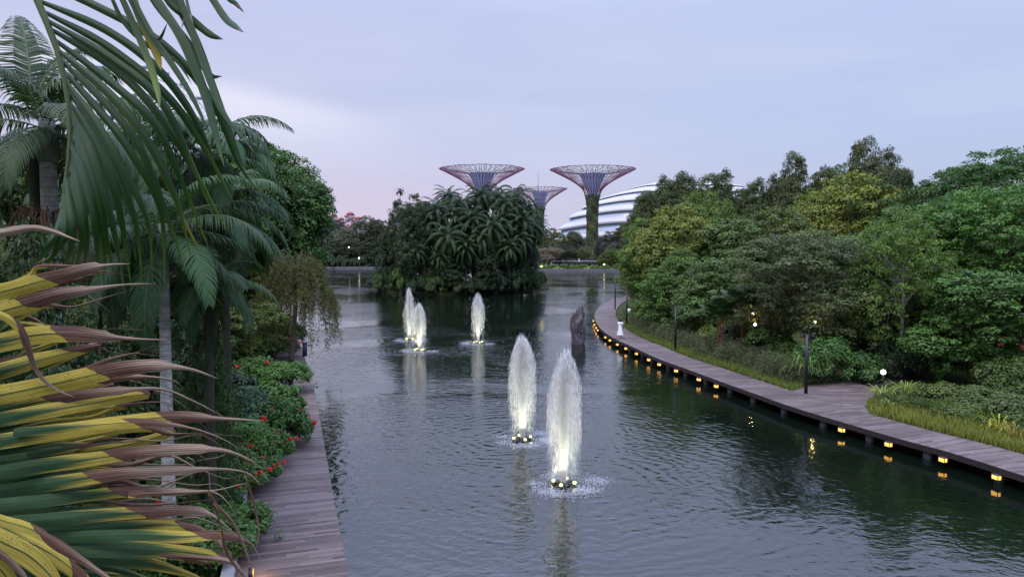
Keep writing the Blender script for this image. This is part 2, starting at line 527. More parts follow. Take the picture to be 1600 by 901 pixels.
# concrete kerb beside the left boardwalk
sel = (LB[:, 1] > 8) & (LB[:, 1] < 29.5)
kp = offset(LB[sel], .02)
wall_strip(kp, .3, .3, .84, 'concrete_kerb', CONC, 'grey concrete kerb along the planted edge of the near left boardwalk', 'kerb')

# ---------------------------------------------------------------- foliage generators
def leaves(mb, rng, P, N, L, W, m=0, v=None, fold=.12):
    n = len(P)
    if n == 0: return
    N = norm(N)
    T = norm(np.cross(N, rng.normal(size=(n, 3))))
    B = np.cross(N, T)
    L = (L * rng.uniform(.7, 1.3, n))[:, None]; W = (W * rng.uniform(.75, 1.25, n))[:, None]
    V = np.stack([P - T * L * .5, P + B * W * .5 + N * W * fold, P + T * L * .5 - N * L * .1, P - B * W * .5 + N * W * fold], 1).reshape(-1, 3)
    Fq = np.arange(4 * n).reshape(n, 4)
    a = np.repeat(rng.uniform(0, 1, n) if v is None else v, 4)
    mb.add(V, Fq, m, a)
def lobes_of(rng, kind):
    L = []
    if kind == 'round':
        L.append((np.array([0, 0, 5.8]), np.array([3.9, 3.9, 3.6])))
        for q in range(13):
            a = rng.uniform(0, 2*PI); e = rng.uniform(-.5, 1.2)
            L.append((np.array([3.0*math.cos(a)*math.cos(e), 3.0*math.sin(a)*math.cos(e), 5.6 + 2.6*math.sin(e)]), np.full(3, rng.uniform(1.2, 2.0))))
    elif kind == 'layered':
        for q in range(17):
            a = rng.uniform(0, 2*PI); r = rng.uniform(.3, 3.6); z = rng.uniform(2.6, 9.0 - r*.5)
            s = rng.uniform(1.2, 2.2)
            L.append((np.array([r*math.cos(a), r*math.sin(a), z]), np.array([s, s, s*.72])))
        L.append((np.array([0, 0, 5.5]), np.array([2.6, 2.6, 3.2])))
    elif kind == 'airy':
        for q in range(15):
            a = rng.uniform(0, 2*PI); r = rng.uniform(.2, 3.4); z = rng.uniform(2.5, 9.2 - r*.7)
            s = rng.uniform(.8, 1.4)
            L.append((np.array([r*math.cos(a), r*math.sin(a), z]), np.array([s, s, s*1.35])))
        L.append((np.array([0, 0, 5.2]), np.array([1.8, 1.8, 3.4])))
    elif kind == 'skirted':        # foliage down to the ground
        for q in range(20):
            a = rng.uniform(0, 2*PI); z = rng.uniform(.6, 8.6); r = rng.uniform(1.2, 3.5) * (1 - (z/10)**2.2)
            s = rng.uniform(1.2, 2.0)
            L.append((np.array([r*math.cos(a), r*math.sin(a), z]), np.array([s, s, s*.8])))
        L.append((np.array([0, 0, 4.6]), np.array([3.0, 3.0, 4.2])))
    return L
def crown_mesh(kind, seed, nclump=420, per=52, leaf=.26, cr=.62, asp=.5, inner=.12):
    rng = np.random.default_rng(seed)
    L = lobes_of(rng, kind)
    vol = np.array([l[1][0]**2 for l in L]); vol = vol / vol.sum()
    mb = MB(); cen = []; nor = []
    tries = 0
    while len(cen) < nclump and tries < nclump * 30:
        tries += 1
        c, r = L[rng.choice(len(L), p=vol)]
        d = rdirs(rng, 1)[0]
        if d[2] < -.35 and rng.random() < .7: continue
        p = c + r * d * rng.uniform(.74, 1.2)
        if p[2] < .25: continue
        inside = max([1 - np.linalg.norm((p - c2) / r2) for c2, r2 in L])
        if inside > .22 and rng.random() > inner: continue
        cen.append(p); nor.append(d)
    cen = np.array(cen); nor = np.array(nor)
    nc = len(cen)
    crs = cr * rng.uniform(.55, 1.35, nc)
    idx = np.repeat(np.arange(nc), per)
    d2 = rdirs(rng, len(idx)); d2[:, 2] = np.abs(d2[:, 2]) * np.where(rng.random(len(idx)) < .8, 1, -1)
    rad = rng.uniform(.35, 1.0, len(idx))**.6
    P = cen[idx] + d2 * (crs[idx] * rad)[:, None] * np.array([1, 1, .62])
    N = norm(d2 * .7 + nor[idx] * .35 + np.array([0, 0, .75])) + rng.normal(size=(len(idx), 3)) * .38
    cv = rng.uniform(0, 1, nc)
    v = np.clip(cv[idx] * .7 + rng.uniform(0, .3, len(idx)), 0, 1)
    leaves(mb, rng, P, N, leaf, leaf * asp, 0, v)
    return mb, L, rng
def woody(L, rng, h0=3.0, r0=.28, stems=1, nl=12):
    mb = MB()
    for s in range(stems):
        off = np.array([rng.normal() * .15, rng.normal() * .15, 0]) * (stems > 1) * 2.5
        top = np.array([rng.normal()*.4, rng.normal()*.4, h0]) + off
        mid = (off + top) / 2 + np.array([rng.normal()*.15, rng.normal()*.15, 0])
        mb.tube(spline([off + [0, 0, -.4], mid, top], 7), np.linspace(r0 * 1.25, r0 * .75, 7), 8)
        tg = [l for l in L]
        rng.shuffle(tg)
        for l in tg[:nl // stems + 1]:
            c = l[0] + rdirs(rng, 1)[0] * l[1] * .4
            st = mid + (top - mid) * rng.uniform(.4, 1)
            m1 = st * .5 + c * .5 + np.array([rng.normal()*.2, rng.normal()*.2, .35])
            mb.tube(spline([st, m1, c], 6), np.linspace(r0 * .45, r0 * .1, 6), 5)
            for q in range(2):
                e = c + rdirs(rng, 1)[0] * l[1] * .85
                mb.tube(spline([m1, (m1 + e) / 2 + rng.normal(size=3) * .12, e], 4), np.linspace(r0 * .22, r0 * .05, 4), 4)
    return mb
def tree_proto(kind, seed, h0=3.0, r0=.28, stems=1, bark=None, **k):
    mb, L, rng = crown_mesh(kind, seed, **k)
    return woody(L, rng, h0, r0, stems).mesh('trunk', bark or BARK, True), mb.mesh('crown', LEAF)
PROTO = {
    'open': [tree_proto('layered', 71, nclump=460, per=52, leaf=.2, cr=.5, bark=BARKPALE, r0=.19, h0=4.6)],
    'bigd': [tree_proto('round', 63, nclump=1500, per=70, leaf=.20, cr=.55, r0=.3)],
    'round': [tree_proto('round', 11, nclump=520, per=60, leaf=.24), tree_proto('round', 12, nclump=520, per=60, leaf=.24)],
    'layered': [tree_proto('layered', 21, nclump=560, per=56, leaf=.24, cr=.6), tree_proto('layered', 22, nclump=560, per=56, leaf=.24, cr=.6)],
    'airy': [tree_proto('airy', 31, nclump=900, per=48, leaf=.26, cr=.55, asp=.3, h0=4.5, r0=.2), tree_proto('airy', 33, nclump=900, per=48, leaf=.26, cr=.55, asp=.3, h0=4.5, r0=.2)],
    'skirted': [tree_proto('skirted', 41, nclump=640, per=52, leaf=.24), tree_proto('skirted', 42, nclump=640, per=52, leaf=.24)],
    'fine': [tree_proto('layered', 51, nclump=620, per=60, leaf=.17, cr=.5, stems=4, r0=.12, h0=2.2)],
    'big': [tree_proto('layered', 61, nclump=900, per=64, leaf=.17, cr=.46, r0=.3), tree_proto('round', 62, nclump=950, per=64, leaf=.17, cr=.46, r0=.3)],
}
CNT = {}
NAMES = {'open': 'open_tree', 'bigd': 'broadleaf_tree', 'round': 'broadleaf_tree', 'layered': 'spreading_tree', 'airy': 'feathery_tree', 'skirted': 'bushy_tree', 'fine': 'multi_stem_tree', 'big': 'broadleaf_tree'}
def tree(kind, px, top, Y, W, col, label, H0=GZ, cat='tree', group=None, name=None, rz=None, D=None):
    q = Q(px, top, Y)
    i = CNT.get(kind, 0); CNT[kind] = i + 1
    pr = PROTO[kind][i % len(PROTO[kind])]
    H = (q.z - H0) / .95
    D = D or W
    t = empty(name or NAMES[kind], (q.x, Y, H0), (i * 1.7) if rz is None else rz, label, cat, group, (W / 9.2, D / 9.2, H / 10))
    link('trunk', pr[0], t)
    link('crown', pr[1], t, color=col)
    return t

# shrubs: nominal radius 1, height 1
def shrub_proto(seed, n=3200, leaf=.10, asp=.5, lumps=12, spiky=False):
    rng = np.random.default_rng(seed)
    mb = MB()
    L = [(np.array([0, 0, .35]), np.array([.8, .8, .5]))]
    for q in range(lumps):
        a = rng.uniform(0, 2*PI); e = rng.uniform(0, 1.3)
        L.append((np.array([.62*math.cos(a)*math.cos(e), .62*math.sin(a)*math.cos(e), .3+.42*math.sin(e)]), np.full(3, rng.uniform(.2, .34))))
    nc = n // 24
    lo = rng.integers(0, len(L), nc)
    d = rdirs(rng, nc); d[:, 2] = np.abs(d[:, 2]) - .42
    cc = np.array([L[k][0] for k in lo]); rr = np.array([L[k][1] for k in lo])
    cen = cc + rr * d * rng.uniform(.85, 1.05, nc)[:, None]
    idx = np.repeat(np.arange(nc), 24)
    d2 = rdirs(rng, len(idx))
    P = cen[idx] + d2 * .11 * rng.uniform(.3, 1, len(idx))[:, None]
    P[:, 2] = np.maximum(P[:, 2], .02)
    N = d[idx] * .5 + d2 * .5 + np.array([0, 0, .7]) + rng.normal(size=(len(idx), 3)) * .3
    v = np.clip(rng.uniform(0, 1, nc)[idx] * .5 + rng.uniform(0, .5, len(idx)), 0, 1)
    leaves(mb, rng, P, N, leaf, leaf * asp, 0, v)
    st = MB()
    for q in range(9):
        c = cen[rng.integers(0, nc)]
        st.tube(spline([[c[0]*.1, c[1]*.1, -.1], [c[0]*.5, c[1]*.5, c[2]*.5 + .05], c * .95], 5), np.linspace(.03, .008, 5), 5)
    fls = []
    pick = rng.choice(nc, 26, replace=False)
    for k in pick:
        if cen[k][2] < .25: continue
        m_ = 30; fl = MB()
        Pf = cen[k] + d[k] * .15 + rng.normal(size=(m_, 3)) * .017
        leaves(fl, rng, Pf, rng.normal(size=(m_, 3)) + [0, 0, .8], 0.05, .045, 0, None)
        fls.append(fl.mesh('flower_cluster', PETAL))
    return st.mesh('stems', BARK, True), mb.mesh('foliage', LEAF), fls
SHR = [shrub_proto(s, n, l) for s, n, l in ((101, 11000, .075), (102, 11000, .075), (103, 8000, .11))]
SCNT = [0]
def shrub(x, y, r, h, col, label, name='shrub', flowers=None, fscale=1, z=GZ, cat='shrub', group=None, var=None, ry=None):
    i = SCNT[0]; SCNT[0] += 1
    pr = SHR[i % 3 if var is None else var]
    t = empty(name, (x, y, z), i * 2.1, label, cat, group, (r, ry or r, h))
    link('stems', pr[0], t); link('foliage', pr[1], t, color=col)
    for fm in (pr[2] if flowers else []): link('flower_cluster', fm, t, color=flowers)
    return t
def shrub_at(px, py, r, h, col, label, **k):
    g = G(px, py, GZ)
    return shrub(g.x, g.y, r, h, col, label, **k)

# palms
def frond(mb, rng, base, az, e0, L=3.0, droop=1.6, n=46, ll=.75, lw=.045, hang=.6, seg=3, m=0, vee=.35, side=(1, -1), rr=.022, s0=.12, tint=None):
    N = 14
    s = np.linspace(0, 1, N)
    e = e0 - droop * s ** 1.3
    st = L / (N - 1)
    hx = np.r_[0, np.cumsum(np.cos(e[:-1]) * st)]; hz = np.r_[0, np.cumsum(np.sin(e[:-1]) * st)]
    ca, sa = math.cos(az), math.sin(az)
    P = np.array(base) + np.stack([hx * ca, hx * sa, hz], 1)
    tv = rng.uniform(.2, .8) if tint is None else tint
    mb.tube(P, np.linspace(rr, rr * .25, N), 4, 1 if m == 0 else m, .5, False)
    t = np.linspace(s0, .99, n)
    T = np.stack([np.cos(np.interp(t, s, e)) * ca, np.cos(np.interp(t, s, e)) * sa, np.sin(np.interp(t, s, e))], 1)
    B = np.stack([np.interp(t, s, P[:, q]) for q in range(3)], 1)
    S = np.array([-sa, ca, 0])
    U = norm(np.cross(T, S)); U[U[:, 2] < 0] *= -1
    ln = ll * (np.sin(PI * np.clip(t, 0, 1) ** .75) * .75 + .28)
    for sd in side:
        fwd = (.45 + .5 * t)[:, None]
        D0 = norm(S * sd + T * fwd + U * vee + rng.normal(size=(n, 3)) * .07)
        pts = [B]; D = D0
        for q in range(seg):
            D = norm(D + np.array([0, 0, -1]) * hang * (q + .6) / seg * rng.uniform(.75, 1.25, n)[:, None])
            pts.append(pts[-1] + D * (ln / seg)[:, None])
        Wd = norm(np.cross(D0, U)) if True else T
        wd = [.55, 1.0, .8, .06] if seg == 3 else ([.6, 1.0, .05] if seg == 2 else [.7, 1, .95, .6, .05])
        rows = []
        for q in range(seg + 1):
            rows.append(pts[q] - Wd * lw * wd[q] * .5); rows.append(pts[q] + Wd * lw * wd[q] * .5)
        V = np.stack(rows, 1)                   # n, 2(seg+1), 3
        k = 2 * (seg + 1)
        b = np.arange(n)[:, None] * k
        Fq = np.stack([np.stack([b[:, 0] + 2*q, b[:, 0] + 2*q + 1, b[:, 0] + 2*q + 3, b[:, 0] + 2*q + 2], 1) for q in range(seg)], 1).reshape(-1, 4)
        a = np.repeat(np.clip(tv + rng.uniform(-.2, .2, n), 0, 1), k)
        mb.add(V.reshape(-1, 3), Fq, m, a)
RACHIS = simple('palm_rachis', (.09, .12, .05), .6, .3, .2)
CSHAFT = simple('palm_crownshaft', (.17, .21, .17), .5, .4, .2, 2)
DEADF = simple('dead_palm_fibre', (.13, .085, .05), .9, .1, .4, 6)
def palm_proto(seed, nf=16, L=3.0, droop=1.7, n=44, ll=.8, lw=.05, hang=.6, elev=(-.3, 1.35), seg=3, vee=.35):
    rng = np.random.default_rng(seed)
    mb = MB()
    for q in range(nf):
        f = q / (nf - 1)
        e0 = elev[1] + (elev[0] - elev[1]) * f ** .8
        frond(mb, rng, (0, 0, 0), q * 2.399 + rng.normal() * .15, e0, L * rng.uniform(.85, 1.08), droop * (1.1 - .35 * f), n, ll, lw, hang * rng.uniform(.8, 1.2), seg, vee=vee)
    return mb.mesh('crown', [FROND, RACHIS])
PALMC = {
    'dense': [palm_proto(201, 44, 5.0, 1.7, 60, .80, .06, 1.1, (-1.1, 1.45), vee=.1), palm_proto(202, 42, 4.8, 1.9, 60, .80, .06, 1.2, (-1.1, 1.4), vee=.1)],
    'king': [palm_proto(211, 17, 3.7, 1.8, 72, .80, .042, .9, (-.6, 1.3), vee=.2), palm_proto(212, 16, 3.5, 1.9, 72, .80, .042, 1.0, (-.6, 1.25), vee=.2)],
    'far': [palm_proto(221, 14, 3.0, 1.5, 20, .8, .16, .5, (-.7, 1.3), seg=2)],
}
def trunk_mesh(H, r0, r1, lean=(0, 0), mat=None, shaft=0.0, bulge=0.0):
    mb = MB()
    N = 16
    t = np.linspace(0, 1, N)
    P = np.stack([lean[0] * (t**2 - 1), lean[1] * (t**2 - 1), (t - 1) * H], 1)
    mb.tube(P, r0 + (r1 - r0) * t**.7 + bulge * np.exp(-((t - .05) / .12)**2), 12)
    return mb.mesh('trunk', mat or PALMTRUNK, True)
PCNT = {}
def palm(kind, px, py, Y, sc_, col, label, r=.15, lean=(0, 0), rz=None, H0=GZ, name='feather_palm', group=None, shaft=0.9, cat='palm tree', szs=1.0, tm=None):
    q = Q(px, py, Y)
    i = PCNT.get(kind, 0); PCNT[kind] = i + 1
    t = empty(name, (q.x, Y, H0), 0, label, cat, group)
    h = q.z - H0
    tr = link('trunk', trunk_mesh(h, r * 1.25, r * .8, lean, tm or (PALMTRUNK if px in (256, 75) else MOSSTRUNK)), t, (0, 0, h))
    c = link('crown', PALMC[kind][i % len(PALMC[kind])], t, (0, 0, h + shaft * .6), col)
    c.scale = (sc_, sc_, sc_ * szs); c.rotation_euler = (0, 0, i * 1.3 if rz is None else rz)
    if shaft:
        mb = MB(); mb.tube([[0, 0, -.05], [0, 0, shaft * .3], [0, 0, shaft * .8], [0, 0, shaft * 1.15]], [r * .95, r * 1.15, r * .75, r * .3], 10)
        s = mb.obj('crownshaft', CSHAFT, t, True); s.location = (0, 0, h)
    return t

# ---------------------------------------------------------------- vegetation, right bank
DG, MG, LG, YG = (.030, .062, .024), (.045, .092, .030), (.075, .135, .040), (.105, .125, .040)
BG, GG, OG = (.028, .060, .040), (.062, .078, .055), (.085, .095, .045)
right_trees = [
 # kind, px, top, Y, W, colour, label
 ('airy', 905+100, 318, 118, 9, (.040,.055,.036), 'dark feathery tree ending the right bank skyline beside the white tiered building'),
 ('airy', 1042, 286, 124, 10, (.042,.058,.038), 'tall dark feathery tree with a dense top just right of the white tiered building'),
 ('airy', 1075, 290, 128, 10, (.048,.062,.040), 'feathery dark tree second from the white building on the right skyline'),
 ('airy', 1130, 276, 122, 9, (.042,.056,.040), 'narrow pointed dark feathery tree left of the gap of white roof on the skyline'),
 ('airy', 1178, 300, 116, 8, (.040,.056,.036), 'lower feathery dark tree just right of the gap of white roof'),
 ('airy', 1210, 284, 118, 7, (.046,.058,.042), 'slim feathery tree with two loose tops on the right skyline'),
 ('airy', 1245, 264, 114, 8, (.050,.064,.046), 'tall thin feathery tree rising above the yellow green tree'),
 ('airy', 1292, 272, 112, 10, (.050,.064,.044), 'feathery grey green tree between two taller ones on the skyline'),
 ('skirted', 1015, 312, 132, 12, (.036,.050,.030), 'dark dense tree hiding the lower part of the white tiered building'),
 ('layered', 1048, 288, 135, 14, (.038,.052,.032), 'dark dense tree under the first tall feathery top beside the white building'),
 ('layered', 1105, 284, 134, 14, (.040,.054,.034), 'dark dense tree between the two feathery tops covering the white building'),
 ('skirted', 1172, 306, 132, 13, (.036,.050,.032), 'dark dense tree below the gap of white roof'),
 ('skirted', 1225, 290, 130, 13, (.038,.054,.034), 'dense dull tree behind the slim two-topped feathery tree'),
 ('skirted', 1280, 282, 128, 13, (.038,.054,.034), 'dense dull tree behind the smaller yellow green tree'),
 ('skirted', 1360, 272, 118, 14, (.036,.052,.034), 'dense dull tree behind the tallest feathery tree'),
 ('round', 1318, 268, 128, 11, (.030,.075,.035), 'rounded fresh green crown peeping between feathery trees on the skyline'),
 ('airy', 1348, 244, 106, 9, (.052,.066,.050), 'tallest feathery grey tree with an open see-through top'),
 ('airy', 1384, 246, 110, 8, (.050,.064,.050), 'feathery grey tree touching the tallest one on its right'),
 ('airy', 1412, 290, 100, 6, (.034,.050,.036), 'small dark feathery tree in the notch left of the big broadleaf tree'),
 ('big', 1480, 268, 74, 15, DG, 'dark broadleaf tree behind the left shoulder of the big tree at the right edge'),
 ('big', 1585, 246, 64, 22, (.030,.070,.028), 'huge dark green broadleaf tree filling the top of the right edge'),
 ('big', 1460, 330, 53, 13, (.048,.098,.036), 'broad mid green tree in front of the huge tree'),
 ('open', 1415, 318, 45.5, 6.5, (.06,.105,.036), 'open crowned tree showing pale forking limbs right of the grey green tree'),
 ('big', 1575, 305, 50, 12, (.045,.105,.036), 'lush green tree cut off by the right edge of the photo'),
 ('layered', 1545, 425, 42, 9, (.040,.088,.036), 'lower green tree hanging over the coral flowering shrubs'),
 ('skirted', 1405, 425, 52, 9, (.022,.046,.028), 'very dark tree standing behind the landing path'),
 ('skirted', 1350, 480, 50, 6, (.024,.046,.032), 'dark bluish bush-like tree left of the landing path, behind the small white lamp'),
 ('layered', 1340, 284, 78, 13, YG, 'yellow green tree with flat topped layers below the skyline'),
 ('layered', 1275, 300, 82, 9, (.09,.125,.04), 'smaller yellow green tree left of the flat layered one'),
 ('layered', 1210, 335, 74, 12, (.065,.085,.045), 'olive spreading tree left of the yellow green trees'),
 ('fine', 1275, 362, 49, 12, (.050,.070,.052), 'grey green multi-stemmed tree with open lit stems behind the rightmost lamp post'),
 ('fine', 1215, 410, 54, 8, (.075,.085,.060), 'small greyish tree touching the left side of the multi-stemmed tree'),
 ('layered', 1150, 345, 74, 11, (.052,.085,.042), 'mid green tree behind the red stemmed palms'),
 ('skirted', 1120, 400, 64, 9, (.048,.085,.042), 'dull green leafy tree left of the red stemmed palms, down to the sedges'),
 ('round', 1100, 308, 92, 9, (.060,.098,.036), 'light green round tree standing just below the feathery skyline'),
 ('layered', 1062, 332, 78, 10, (.105,.125,.050), 'light olive tree with reddish tips above the bend of the boardwalk'),
 ('skirted', 1062, 398, 69, 8, (.055,.105,.040), 'bright leafy tree right behind the second lamp post from the right'),
 ('skirted', 1014, 352, 84, 8.5, (.075,.125,.045), 'light green tree at the tip of the right bank, beside the open water'),
 ('layered', 1004, 405, 92, 5, (.085,.12,.045), 'small pale green tree leaning over the far turn of the boardwalk'),
 ('skirted', 1175, 440, 62, 7, (.050,.080,.040), 'dull green low tree directly behind the red stemmed palms'),
]
for k_, px_, top_, Y_, W_, c_, l_ in right_trees:
    if k_ == 'airy': W_ *= 1.35
    c_ = (c_[0]*1.40, c_[1]*1.5, c_[2]*1.15)
    tree(k_, px_, top_, Y_, W_, c_, l_, group='trees on the right bank', D=min(W_, 12))
PINK = (.85, .30, .24)
right_shrubs = [
 (1035, 512, 2.2, 2.0, (.060,.10,.045), 'leafy green shrub under the trees just above the far sedges', None),
 (1000, 498, 1.8, 1.6, (.085,.10,.035), 'yellowish shrub at the bank tip behind the walking person', None),
 (1085, 525, 2.4, 2.0, (.055,.09,.04), 'rounded mid green shrub right of the middle lamp post', None),
 (1125, 540, 2.2, 1.9, (.10,.15,.045), 'yellow green bushy shrub below the red stemmed palms', None),
 (1160, 548, 2.0, 2.0, (.05,.09,.04), 'green shrub at the foot of the red stemmed palms', None),
 (1195, 560, 2.2, 2.1, (.06,.115,.04), 'fresh green shrub just left of the grey multi-stemmed tree', None),
 (1240, 575, 1.6, 1.5, (.065,.12,.04), 'light green shrub at the left side of the rightmost lamp post', None),
 (1290, 596, 2.1, 2.3, (.050,.13,.045), 'bright green large-leaved shrub right of the rightmost lamp post', None),
 (1340, 596, 1.7, 1.6, (.040,.10,.04), 'low dark green shrub ending beside the small white lamp', None),
 (1395, 590, 1.7, 2.0, (.022,.05,.03), 'dark shrub beyond the landing path', None),
 (1445, 588, 2.2, 3.0, (.024,.055,.03), 'tall dark shrub right of the landing path', None),
 (1520, 600, 2.6, 3.0, (.045,.15,.04), 'bright green dome shrub dotted with coral flowers', PINK),
 (1600, 580, 2.3, 4.3, (.05,.10,.04), 'tall shrub at the right edge carrying clusters of pink flowers', (.85,.30,.32)),
 (1575, 620, 2.0, 1.9, (.06,.11,.04), 'green shrub under the pink flowering one at the right edge', None),
 (1470, 632, 1.6, 1.0, (.085,.13,.045), 'low loose shrub in the middle of the grassy bank', None),
 (1540, 645, 1.9, 1.1, (.075,.12,.05), 'straggly green shrub right of the middle of the grassy bank', None),
 (1600, 665, 1.8, 1.2, (.07,.115,.05), 'straggly shrub at the right edge above the tall grass', None),
 (1500, 655, 1.4, .6, (.085,.13,.04), 'lowest loose green shrub among the grass near the boardwalk', None),
]
for px_, py_, r_, h_, c_, l_, f_ in right_shrubs:
    shrub_at(px_, py_, r_*1.15, h_*1.3, c_, l_, flowers=f_, name='flowering_shrub' if f_ else 'shrub', group='shrubs on the right bank')

# small red-stemmed palms
def redpalm(px, pyb, H, label, rz):
    g = G(px, pyb, GZ)
    rng = np.random.default_rng(int(px))
    t = empty('red_stemmed_palm', (g.x, g.y, GZ), rz, label, 'palm tree', 'red stemmed palms')
    mb = MB()
    for a in range(3):
        mb.tube([[.1*a, 0, -.1], [.15*a - .1, .05*a, H*.3], [.25*a - .2, .1*a, H*.62]], [.07, .06, .05], 8)
    mb.obj('stem', simple('red_palm_stem', (.17, .06, .035), .6, .3, .3) if 'red_palm_stem' not in bpy.data.materials else bpy.data.materials['red_palm_stem'], t, True)
    mb = MB()
    for a in range(12):
        frond(mb, rng, (.1, .05, H*.58), a*2.4, 1.45 - .07*a, H*.46, .7, 12, H*.22, .24, .3, 3, rr=.03, s0=.4)
    mb.obj('crown', [FROND, RACHIS], t, color=(.045, .085, .055))
redpalm(1160, 556, 5.4, 'red stemmed fan-shaped palm, the taller of the two among the right bank trees', .4)
redpalm(1127, 556, 4.4, 'red stemmed palm, the lower one left of its taller twin', 1.9)

# grass and sedges (uncountable)
def blades(name, pts, h, w, col, label, cat='grass', lean=.5, seed=1, hv=.4):
    rng = np.random.default_rng(seed)
    n = len(pts)
    B = np.c_[pts, np.full(n, GZ - .02)]
    a = rng.uniform(0, 2*PI, n); D = np.stack([np.cos(a), np.sin(a), np.zeros(n)], 1)
    S = np.stack([-np.sin(a), np.cos(a), np.zeros(n)], 1)
    hh = (h * rng.uniform(1 - hv, 1 + hv, n))[:, None]; ww = (w * rng.uniform(.6, 1.3, n))[:, None]
    ln = (lean * rng.uniform(.1, 1.2, n))[:, None]
    up = np.array([0, 0, 1.0])
    m1 = B + up * hh * .55 + D * hh * ln * .35
    tp = B + up * hh * (1 - ln * .35) + D * hh * ln
    V = np.stack([B - S*ww*.5, B + S*ww*.5, m1 + S*ww*.45, m1 - S*ww*.45, tp + S*ww*.05, tp - S*ww*.05], 1).reshape(-1, 3)
    b = np.arange(n)[:, None] * 6
    Fq = np.vstack([b + [[0, 1, 2, 3]], b + [[3, 2, 4, 5]]])
    mb = MB(); mb.add(V, Fq, 0, np.repeat(rng.uniform(0, 1, n), 6))
    o = mb.obj(name, BLADE, color=col)
    return tag(o, label, cat, kind='stuff')
def inpoly(X, poly):
    x, y = X[:, 0], X[:, 1]; r = np.zeros(len(X), bool); m = len(poly)
    for a in range(m):
        x1, y1 = poly[a]; x2, y2 = poly[(a+1) % m]
        c = ((y1 > y) != (y2 > y)) & (x < (x2-x1)*(y-y1)/(y2-y1+1e-12) + x1)
        r ^= c
    return r
LAND = [(p.x, p.y) for p in pz] 
def strip_pts(P, w0, w1, n, seed, y0=None, y1=None, clump=0):
    rng = np.random.default_rng(seed)
    t = rng.uniform(0, len(P) - 1.001, n * 3); i = t.astype(int); f = (t - i)[:, None]
    O = offset(P, 1.0) - P
    w = rng.uniform(w0, w1, n * 3)[:, None]
    X = P[i] * (1 - f) + P[i + 1] * f + O[i] * w
    X = X[~inpoly(X, LAND)]
    if y0 is not None: X = X[(X[:, 1] > y0) & (X[:, 1] < y1)]
    if clump:
        c = X[rng.integers(0, len(X), clump)]
        X = c[rng.integers(0, clump, n)] + rng.normal(size=(n, 2)) * .22
        d = np.min(np.linalg.norm(X[:, None, :] - P[None, ::3, :], axis=2), axis=1) if n < 40000 else np.full(n, 9)
        X = X[d > w0 * .96]
    return X[:n]
blades('grass', strip_pts(BK, .1, 4.2, 26000, 5, 24, 38), .42, .03, (.15, .18, .06), 'long yellow green grass covering the bank beside the near right boardwalk', seed=2)
blades('grass', strip_pts(BK, .05, 1.6, 20000, 6, 38, 75), .30, .035, (.11, .155, .055), 'short bright grass along the inner edge of the curving boardwalk', seed=3)
def mounds(name, pts, r, h, per, lf, asp, col, label, cat, seed):
    rng = np.random.default_rng(seed); mb = MB(); n = len(pts)
    rr = r*rng.uniform(.6, 1.3, n); hh = h*rng.uniform(.6, 1.35, n)
    idx = np.repeat(np.arange(n), per)
    d = rdirs(rng, len(idx)); d[:, 2] = np.abs(d[:, 2])
    P = np.c_[pts[idx], np.full(len(idx), GZ)] + d*np.stack([rr[idx], rr[idx], hh[idx]], 1)*rng.uniform(.6, 1.08, len(idx))[:, None]
    N = np.cross(d, rng.normal(size=d.shape)) + d*.5
    leaves(mb, rng, P, N, lf, lf*asp, 0, np.clip(rng.uniform(0, 1, n)[idx]*.6 + rng.uniform(0, .4, len(idx)), 0, 1))
    tag(mb.obj(name, LEAF, color=col), label, cat, kind='stuff')
mounds('sedge', strip_pts(BK, 1.1, 4.0, 420, 7, 41, 92), .62, 1.15, 200, .20, .16, (.095, .125, .10), 'grey green feathery sedges massed between the curving boardwalk and the trees', 'sedge', 4)
mounds('ground_cover', strip_pts(BK, 2.2, 6.5, 300, 17, 24, 38), .6, .6, 170, .14, .4, (.06, .10, .045), 'mixed weedy ground cover behind the long grass of the near right bank', 'ground cover', 14)
blades('grass', strip_pts(BK, 3.0, 7.5, 9000, 8, 24, 36), .7, .05, (.085, .15, .045), 'rank darker grass and weeds under the shrubs of the near right bank', seed=9)
def tuft(px, py, label, n=60, h=1.0, col=(.13, .20, .07), seed=1, w=.06):
    g = G(px, py, GZ); rng = np.random.default_rng(seed)
    t = empty('leafy_clump', (g.x, g.y, GZ), 0, label, 'plant', 'strap leaved plants on the right bank')
    mb = MB()
    for q in range(n):
        a = rng.uniform(0, 2*PI); r = rng.uniform(0, .4); l = h * rng.uniform(.6, 1.15); ln = rng.uniform(.25, 1.0)
        b = np.array([r*math.cos(a), r*math.sin(a), 0]); d = np.array([math.cos(a), math.sin(a), 0]); s = np.array([-math.sin(a), math.cos(a), 0])
        p = [b, b + d*l*ln*.35 + [0,0,l*.6], b + d*l*ln*.8 + [0,0,l*.75], b + d*l*ln*1.15 + [0,0,l*.5]]
        W_ = [w*.7, w, w*.8, .006]
        V = np.array([p[k] + sg*s*W_[k]*.5 for k in range(4) for sg in (-1, 1)])
        mb.add(V, [[0,1,3,2],[2,3,5,4],[4,5,7,6]], 0, rng.uniform())
    mb.obj('leaves', BLADE, t, color=col)
tuft(1380, 628, 'pale strap-leaved clump at the corner where the landing meets the bank', 70, 1.0, (.17, .23, .09), 1)
tuft(1415, 622, 'strap-leaved clump with long pale leaves just right of the landing corner', 70, 1.1, (.16, .22, .09), 2)
tuft(1395, 640, 'lower strap-leaved clump in the grass beside the boardwalk corner', 50, .7, (.15, .21, .07), 3)
tuft(1450, 630, 'reddish green strap-leaved clump further right in the bank', 50, .9, (.15, .15, .06), 4)
tuft(1262, 600, 'tall reedy clump with pale upright leaves at the rightmost lamp post', 110, 2.3, (.10, .16, .08), 5, .07)
tuft(1560, 678, 'yellow strap-leaved clump in the tall grass near the right edge', 36, .9, (.24, .26, .05), 6)
